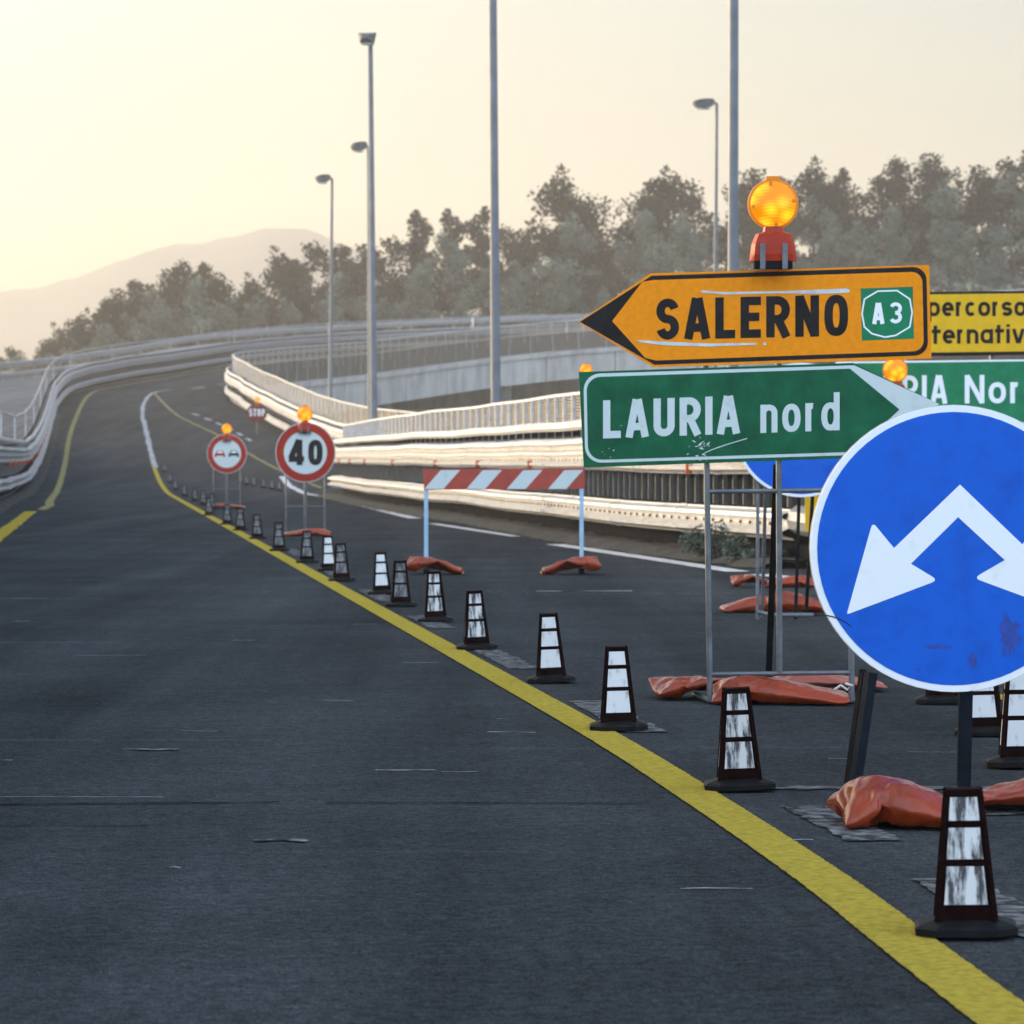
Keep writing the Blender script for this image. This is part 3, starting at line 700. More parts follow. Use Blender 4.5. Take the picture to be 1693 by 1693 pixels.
# ------------------------------------------------------------------ sand bags
# three slumped plastic sacks: vertex heights of a two-sheet pillow, 34 x 18 quads a side, in fifths of a millimetre
BAG_SHAPES = (
    [-1773,-1124,69,-1666,-1120,58,-1672,-996,141,-1777,-999,94,-1678,-872,156,-1780,-874,97,-1682,-747,157,-1782,-748,73,-1686,-623,164,-1783,-623,50,-1689,-498,169,-1785,-498,54,-1690,-373,158,-1788,-373,77,-1691,-247,138,-1790,-249,78,-1691,-122,137,-1791,-124,70,-1700,1,166,-1794,1,78,-1705,126,182,-1797,126,91,-1704,251,175,-1799,251,87,-1703,376,158,-1800,375,82,-1703,501,156,-1802,500,92,-1706,626,165,-1804,625,94,-1709,750,173,-1807,750,88,-1711,875,181,-1809,874,81,-1713,1000,188,-1812,999,82,-1709,1122,110,-1816,1124,93,-1559,-1116,51,-1566,-988,131,-1573,-870,172,-1576,-745,171,-1579,-620,171,-1583,-496,185,-1583,-372,168,-1586,-246,164,-1593,-123,183,-1595,3,187,-1598,128,194,-1597,252,176,-1599,377,185,-1602,502,192,-1600,627,183,-1603,752,191,-1606,876,203,-1608,1001,207,-1603,1120,124,-1452,-1113,52,-1460,-977,114,-1467,-859,156,-1473,-742,200,-1477,-617,204,-1476,-493,192,-1482,-369,204,-1482,-244,190,-1486,-120,196,-1490,4,210,-1490,128,192,-1493,253,205,-1493,378,200,-1496,503,213,-1495,628,207,-1499,753,219,-1499,877,209,-1501,1003,218,-1496,1118,129,-1346,-1107,68,-1354,-971,113,-1361,-851,148,-1365,-738,202,-1370,-613,203,-1374,-490,224,-1376,-366,211,-1384,-243,234,-1382,-119,223,-1385,6,226,-1383,131,202,-1388,253,227,-1389,379,225,-1393,504,241,-1395,629,245,-1392,753,228,-1395,878,236,-1394,1001,216,-1389,1116,126,-1240,-1102,87,-1248,-970,132,-1256,-851,172,-1260,-727,187,-1268,-612,235,-1267,-488,229,-1270,-363,230,-1280,-242,262,-1281,-117,259,-1278,7,232,-1276,133,215,-1280,258,228,-1288,381,259,-1286,507,246,-1290,630,266,-1289,755,257,-1287,879,243,-1286,998,204,-1282,1115,119,-1134,-1097,104,-1144,-969,159,-1149,-846,176,-1158,-729,221,-1161,-606,239,-1169,-486,272,-1167,-362,257,-1176,-239,285,-1175,-116,267,-1178,11,271,-1171,135,238,-1176,258,254,-1183,382,282,-1180,507,265,-1184,631,281,-1182,752,245,-1179,876,238,-1180,991,189,-1175,1113,117,-1028,-1091,118,-1039,-968,178,-1044,-843,192,-1053,-729,241,-1060,-609,275,-1062,-484,269,-1068,-363,299,-1071,-237,307,-1070,-113,291,-1075,12,300,-1068,135,266,-1077,256,294,-1076,383,291,-1077,508,293,-1076,633,289,-1074,750,241,-1072,874,234,-1073,995,199,-1068,1111,117,-922,-1086,128,-932,-965,189,-938,-841,208,-948,-729,261,-954,-607,288,-956,-482,281,-962,-361,313,-964,-236,308,-968,-111,323,-972,14,331,-965,135,298,-972,258,318,-970,383,305,-972,508,315,-970,629,281,-967,749,244,-966,871,219,-967,996,211,-961,1110,120,-815,-1081,135,-826,-961,196,-832,-839,224,-842,-725,274,-847,-600,282,-857,-483,322,-855,-358,314,-857,-233,315,-861,-108,321,-868,13,354,-862,136,328,-867,260,340,-864,384,320,-865,508,309,-865,633,304,-863,754,269,-860,873,230,-860,998,227,-854,1108,125,-708,-1076,140,-719,-957,205,-726,-837,241,-736,-722,288,-741,-597,298,-752,-481,343,-757,-357,356,-759,-232,360,-756,-108,345,-762,15,370,-764,140,371,-760,261,341,-760,386,345,-760,509,328,-758,634,310,-756,749,263,-755,875,256,-754,1000,243,-748,1106,132,-601,-1071,145,-612,-948,207,-623,-840,270,-629,-716,290,-641,-601,336,-645,-476,342,-651,-355,374,-652,-230,368,-656,-106,384,-654,17,365,-658,140,387,-654,261,356,-654,386,352,-653,509,331,-651,633,314,-649,749,268,-649,876,268,-647,1000,252,-641,1104,140,-495,-1066,153,-508,-948,232,-517,-830,272,-530,-720,331,-536,-598,356,-539,-473,350,-545,-354,388,-546,-229,384,-549,-104,387,-553,20,401,-551,144,382,-552,268,390,-546,386,349,-548,511,352,-544,627,303,-542,749,273,-542,875,271,-540,999,253,-534,1103,147,-389,-1060,165,-403,-948,257,-412,-829,294,-423,-714,341,-430,-589,346,-440,-473,391,-438,-348,387,-445,-227,418,-443,-103,404,-447,21,419,-444,144,396,-446,269,407,-440,386,365,-441,510,346,-440,634,330,-435,749,281,-434,873,270,-433,997,251,-428,1102,154,-283,-1054,177,-297,-946,274,-310,-833,327,-317,-708,332,-329,-594,382,-335,-473,415,-334,-349,411,-338,-224,419,-341,-100,437,-340,24,425,-343,148,432,-340,267,393,-339,392,399,-335,511,360,-333,634,341,-331,754,303,-328,870,257,-326,994,248,-321,1101,161,-176,-1046,185,-191,-935,278,-204,-827,341,-211,-703,348,-225,-593,407,-229,-469,420,-234,-348,450,-237,-223,454,-235,-99,445,-238,25,458,-238,150,448,-234,270,411,-233,393,387,-232,519,390,-226,632,337,-224,755,313,-221,868,259,-218,992,246,-214,1099,163,-70,-1038,191,-86,-917,269,-98,-822,350,-105,-697,363,-121,-593,431,-123,-468,436,-128,-346,463,-130,-222,456,-132,-98,478,-132,26,476,-131,151,459,-130,274,436,-126,392,395,-125,519,403,-119,632,350,-117,755,320,-113,866,261,-111,990,243,-108,1097,164,37,-1030,194,21,-911,278,9,-815,358,0,-693,380,-16,-592,453,-23,-469,476,-21,-346,457,-25,-223,481,-25,-98,479,-26,27,484,-24,149,456,-23,273,445,-19,392,403,-19,519,416,-14,635,370,-11,748,313,-6,865,264,-4,987,240,-1,1095,162,143,-1022,203,123,-920,308,115,-803,350,106,-689,399,89,-590,474,83,-466,462,82,-343,486,82,-218,476,78,-97,506,81,27,489,83,149,463,83,274,455,88,393,412,88,519,423,93,628,362,95,750,327,100,867,279,103,985,237,106,1093,159,249,-1016,220,228,-921,331,215,-812,389,204,-699,441,195,-584,489,189,-463,454,189,-342,490,189,-217,484,185,-96,514,188,25,484,189,150,478,190,274,465,194,392,421,195,518,431,199,628,371,202,750,333,206,860,269,210,979,228,213,1091,156,354,-1003,233,334,-917,346,321,-798,382,309,-683,430,301,-578,497,296,-461,451,293,-336,463,292,-221,513,292,-97,508,294,28,503,296,149,472,297,274,474,301,392,430,301,518,439,306,630,385,309,744,327,313,864,284,317,971,220,320,1089,156,460,-989,243,440,-908,355,421,-803,420,404,-694,479,408,-571,501,403,-457,448,395,-342,495,399,-217,505,396,-95,531,400,29,513,403,147,473,403,272,479,408,391,441,408,517,439,412,623,373,415,746,342,420,862,287,423,970,224,427,1087,160,566,-975,249,510,-857,292,506,-760,371,511,-697,478,515,-572,487,510,-452,452,500,-345,516,499,-223,541,501,-102,508,505,21,490,507,146,497,510,267,469,513,392,458,516,518,445,519,621,375,522,745,345,526,853,276,530,972,238,534,1084,169,666,-939,262,608,-815,275,593,-817,399,593,-692,409,607,-571,433,617,-450,465,605,-352,541,607,-227,536,606,-102,527,612,19,499,614,144,491,616,268,483,620,387,446,623,513,444,626,620,378,629,743,347,633,850,276,637,970,244,641,1083,179,766,-901,274,704,-772,296,699,-818,412,700,-693,408,702,-590,478,704,-473,523,711,-354,560,713,-229,552,713,-106,528,715,19,529,719,143,513,722,261,472,726,386,465,730,510,445,733,618,381,736,740,349,740,847,280,744,969,251,747,1079,179,736,-905,171,800,-819,281,806,-819,406,807,-694,405,801,-574,440,811,-479,521,818,-357,549,819,-232,533,819,-107,546,821,14,513,825,138,499,828,263,490,829,376,438,836,502,437,840,616,384,843,738,352,847,845,284,851,967,256,854,1074,174,837,-935,159,868,-896,307,912,-817,392,913,-694,419,907,-569,423,918,-482,511,924,-360,535,926,-234,540,922,-109,516,927,15,527,932,135,492,935,260,484,935,370,425,943,496,431,945,619,404,949,727,341,953,846,297,958,964,258,961,1071,169,941,-965,152,971,-923,294,975,-799,307,998,-685,354,1007,-600,446,1011,-476,458,1025,-358,497,1030,-234,516,1028,-110,497,1034,11,528,1037,135,514,1039,249,462,1041,364,415,1048,490,410,1052,615,402,1055,732,355,1059,838,287,1065,958,252,1068,1067,167,1047,-980,143,1075,-923,269,1078,-799,281,1101,-713,369,1112,-602,425,1118,-479,446,1121,-354,448,1129,-232,473,1132,-116,520,1140,9,515,1138,129,479,1145,253,478,1149,363,419,1153,489,429,1158,607,389,1162,728,356,1165,843,303,1170,947,234,1174,1063,168,1153,-996,132,1179,-923,239,1182,-799,253,1199,-699,328,1217,-603,405,1221,-478,415,1226,-364,466,1233,-242,493,1219,-124,458,1232,1,460,1246,122,487,1244,237,438,1253,361,445,1261,486,431,1264,606,397,1267,717,338,1269,831,282,1276,951,246,1282,1058,175,1258,-1007,115,1282,-922,208,1288,-800,235,1304,-715,325,1320,-600,374,1328,-482,412,1328,-358,432,1287,-245,400,1325,-135,446,1339,-10,456,1350,114,463,1349,239,459,1353,352,406,1366,477,411,1371,599,384,1374,719,348,1376,824,277,1383,945,249,1388,1053,179,1362,-1018,92,1377,-911,159,1394,-802,219,1409,-709,304,1404,-585,310,1422,-472,362,1410,-347,364,1362,-239,323,1353,-116,345,1416,-13,382,1414,112,378,1450,221,427,1460,343,399,1452,457,350,1464,581,334,1478,706,330,1483,816,270,1490,939,251,1495,1048,179,1468,-1026,77,1483,-927,158,1500,-817,219,1494,-693,240,1510,-580,290,1461,-468,262,1425,-347,258,1447,-223,260,1399,-109,248,1450,1,282,1501,110,316,1547,206,383,1542,321,334,1554,445,321,1568,568,312,1583,692,313,1590,809,268,1598,933,253,1602,1044,175,1573,-1032,63,1589,-925,141,1575,-800,144,1589,-685,192,1590,-563,221,1555,-443,216,1504,-331,188,1445,-225,153,1497,-152,241,1548,-43,277,1599,66,312,1635,185,326,1648,309,315,1660,432,303,1673,556,294,1686,680,284,1697,803,267,1704,926,250,1709,1039,170,1680,-1040,55,1675,-915,62,1673,-791,71,1665,-668,92,1655,-544,107,1629,-422,109,1586,-305,105,1518,-286,208,1596,-189,212,1644,-73,210,1690,45,212,1715,167,210,1731,292,215,1747,416,214,1761,540,204,1775,663,191,1789,787,179,1802,911,169,1816,1035,166,-1668,-995,8,-1670,-870,1,-1674,-745,8,-1677,-621,34,-1678,-496,38,-1682,-371,11,-1685,-246,0,-1688,-121,6,-1692,4,13,-1695,128,14,-1698,253,16,-1701,378,8,-1702,504,0,-1704,628,3,-1704,752,25,-1705,877,32,-1707,1002,25,-1561,-992,8,-1564,-867,17,-1567,-742,7,-1570,-617,31,-1574,-494,16,-1576,-367,25,-1579,-243,2,-1581,-118,3,-1585,7,18,-1588,131,8,-1590,256,15,-1594,381,5,-1595,505,15,-1596,630,4,-1597,754,22,-1598,879,31,-1600,1004,19,-1454,-989,5,-1457,-864,17,-1460,-739,5,-1463,-615,29,-1467,-491,11,-1469,-365,25,-1471,-241,6,-1475,-116,18,-1478,8,3,-1481,133,16,-1484,257,1,-1486,381,6,-1488,507,5,-1489,632,5,-1490,757,7,-1491,881,26,-1493,1006,14,-1347,-986,4,-1350,-862,18,-1353,-737,2,-1356,-612,26,-1359,-489,6,-1364,-363,2,-1365,-239,21,-1369,-115,6,-1372,10,13,-1375,135,3,-1379,259,20,-1379,383,2,-1381,508,15,-1381,633,4,-1383,758,5,-1384,883,19,-1386,1008,10,-1240,-983,7,-1243,-859,20,-1246,-734,2,-1249,-609,23,-1253,-486,4,-1259,-360,20,-1260,-236,3,-1262,-111,10,-1266,13,0,-1268,138,2,-1272,260,29,-1272,383,2,-1273,510,14,-1275,634,1,-1276,760,13,-1277,886,9,-1279,1011,6,-1133,-982,16,-1136,-856,19,-1139,-732,0,-1142,-607,19,-1147,-482,18,-1152,-356,9,-1155,-232,24,-1156,-110,3,-1161,14,19,-1164,140,26,-1168,263,5,-1167,388,22,-1167,514,2,-1169,638,17,-1170,763,1,-1170,888,22,-1172,1011,5,-1026,-980,26,-1030,-855,6,-1033,-730,13,-1037,-603,0,-1041,-479,4,-1046,-355,23,-1050,-232,4,-1050,-108,20,-1056,15,2,-1060,141,1,-1062,264,23,-1062,388,1,-1061,513,22,-1063,637,1,-1063,764,0,-1063,889,17,-1065,1013,7,-920,-975,36,-923,-851,6,-925,-727,18,-930,-601,5,-936,-478,26,-941,-356,4,-942,-231,3,-944,-106,4,-950,18,21,-953,143,3,-955,265,26,-955,389,1,-954,514,18,-956,638,2,-957,765,18,-957,890,11,-958,1015,12,-813,-970,45,-817,-845,22,-820,-723,1,-824,-599,25,-829,-474,22,-835,-350,7,-841,-229,40,-841,-104,34,-845,17,2,-846,144,6,-848,266,30,-848,390,4,-847,515,20,-850,641,15,-851,768,5,-850,892,26,-851,1017,18,-707,-962,57,-711,-845,8,-715,-721,19,-720,-596,2,-724,-471,1,-729,-348,21,-734,-224,44,-739,-106,2,-739,18,21,-739,145,9,-742,270,11,-744,395,30,-743,517,0,-744,642,3,-744,769,14,-745,894,8,-744,1019,23,-603,-947,79,-604,-841,12,-608,-717,5,-613,-592,16,-618,-467,14,-623,-342,6,-627,-221,42,-631,-102,5,-634,24,2,-633,148,25,-635,271,6,-637,394,37,-636,518,8,-637,642,1,-637,769,3,-639,891,28,-637,1017,30,-496,-946,81,-497,-837,19,-501,-712,20,-507,-589,2,-511,-463,10,-515,-339,4,-520,-218,40,-524,-99,1,-531,23,31,-527,147,5,-528,272,8,-530,393,44,-534,520,41,-532,644,20,-530,768,1,-532,890,26,-530,1015,34,-390,-938,95,-389,-833,27,-395,-710,3,-401,-586,16,-404,-460,5,-408,-335,2,-412,-215,38,-423,-91,38,-426,30,7,-427,151,41,-421,273,13,-427,398,17,-426,521,45,-426,640,7,-424,764,18,-426,889,12,-423,1010,43,-284,-943,88,-287,-822,57,-291,-700,27,-296,-579,0,-299,-455,29,-303,-330,25,-308,-206,9,-316,-86,43,-320,33,3,-321,156,20,-322,276,55,-320,396,21,-318,519,44,-321,644,31,-318,765,2,-319,890,1,-321,992,71,-178,-928,103,-183,-824,33,-185,-701,13,-193,-577,27,-196,-454,0,-198,-328,6,-206,-209,42,-217,-91,2,-218,29,38,-214,154,31,-215,275,60,-213,395,22,-218,518,5,-216,643,6,-213,768,24,-212,891,1,-214,989,78,-72,-917,113,-76,-823,30,-79,-698,31,-88,-576,5,-94,-455,33,-99,-330,48,-108,-214,2,-110,-89,2,-117,36,6,-109,153,54,-109,277,40,-111,403,53,-112,515,0,-109,640,5,-106,766,22,-105,891,5,-107,994,76,35,-909,118,31,-821,29,26,-697,12,18,-572,24,10,-448,11,8,-326,40,-2,-206,4,-12,-87,42,-9,32,1,-2,151,41,-2,276,50,-3,402,55,-5,514,0,-2,637,18,-1,763,1,-5,882,43,-2,1005,64,141,-900,123,138,-816,30,132,-691,28,123,-569,5,117,-443,3,115,-321,28,105,-197,4,94,-84,56,98,26,1,96,154,1,99,278,14,104,399,49,103,513,1,105,638,3,106,765,8,102,882,53,105,1007,60,246,-917,104,242,-803,54,238,-687,8,230,-563,6,223,-438,1,218,-312,3,212,-187,6,201,-80,68,204,26,1,193,146,45,202,270,43,211,396,43,210,514,0,210,637,18,212,763,21,209,882,60,213,1007,54,352,-910,107,348,-806,38,340,-681,38,334,-556,31,327,-431,26,324,-308,4,318,-183,17,307,-75,80,310,32,14,298,149,63,304,263,11,310,389,5,317,513,0,316,638,3,315,754,50,314,879,37,320,1003,52,458,-898,118,455,-799,41,447,-675,26,441,-550,22,434,-426,17,427,-302,34,425,-177,26,413,-71,92,416,38,28,404,152,83,410,261,23,410,386,42,416,511,35,423,634,10,422,754,44,421,877,21,428,999,51,540,-853,171,558,-788,66,537,-666,82,516,-543,98,529,-424,65,532,-299,55,500,-187,101,502,-83,33,505,31,87,510,158,94,509,278,60,510,392,5,522,508,50,529,630,24,529,754,39,527,876,8,535,992,55,634,-816,209,655,-758,101,638,-644,52,613,-521,57,618,-417,125,598,-294,139,603,-170,126,609,-85,34,612,28,88,615,154,76,602,260,11,615,385,26,621,509,9,635,628,42,629,747,3,634,872,1,636,968,81,726,-781,250,714,-693,162,742,-622,63,714,-506,26,660,-393,30,672,-274,65,710,-174,130,716,-89,37,718,31,73,704,145,17,701,265,52,718,377,1,725,498,31,732,619,1,736,743,13,741,868,3,743,965,81,817,-814,205,816,-690,194,807,-578,137,798,-468,79,759,-389,0,766,-268,14,811,-199,108,823,-92,41,798,24,2,811,151,7,805,257,73,824,367,15,832,491,27,839,615,8,843,739,19,848,863,7,849,967,77,865,-822,110,907,-709,140,907,-590,100,858,-521,9,866,-396,0,869,-280,39,883,-156,42,890,-53,115,904,9,7,906,128,51,906,253,38,920,375,63,938,486,7,946,611,19,949,735,3,955,859,9,956,959,84,970,-844,118,997,-727,85,947,-638,13,958,-518,47,974,-402,4,967,-278,0,989,-167,48,996,-65,121,1010,4,18,997,126,0,1003,253,0,1020,372,24,1034,493,52,1051,606,1,1053,729,26,1062,854,20,1063,967,74,1046,-881,51,1049,-767,1,1054,-644,21,1062,-519,18,1072,-397,46,1074,-282,1,1070,-212,102,1090,-92,76,1111,28,49,1076,148,63,1112,246,0,1121,353,54,1136,473,23,1152,597,35,1159,720,11,1164,840,47,1170,962,77,1152,-879,57,1157,-770,0,1160,-645,1,1168,-525,37,1169,-405,2,1181,-280,1,1161,-173,61,1164,-88,153,1171,36,138,1173,157,108,1215,225,11,1228,342,52,1242,466,39,1255,586,9,1262,709,37,1271,834,53,1277,955,82,1253,-898,27,1260,-773,27,1267,-651,1,1274,-529,28,1276,-407,2,1273,-293,54,1267,-168,52,1272,-88,149,1266,22,90,1274,137,138,1316,204,39,1332,329,25,1347,453,18,1361,577,21,1367,698,57,1375,823,76,1383,946,91,1360,-904,16,1366,-779,15,1372,-654,22,1378,-531,1,1377,-411,39,1373,-289,15,1337,-221,114,1374,-102,119,1372,17,79,1375,111,162,1417,196,75,1438,317,43,1452,441,40,1458,564,64,1473,690,62,1482,815,77,1490,939,96,1466,-908,9,1473,-784,22,1476,-661,3,1481,-538,26,1477,-415,1,1402,-364,84,1423,-245,53,1455,-124,53,1462,-20,124,1477,88,185,1515,190,118,1539,307,76,1554,430,68,1561,553,93,1572,679,101,1584,804,106,1597,929,103,1573,-912,1,1578,-788,3,1583,-662,3,1586,-538,3,1522,-464,82,1488,-364,147,1526,-273,68,1555,-153,82,1569,-34,124,1581,68,195,1606,189,175,1638,297,119,1656,419,100,1668,544,99,1679,669,108,1690,794,113,1703,918,110],
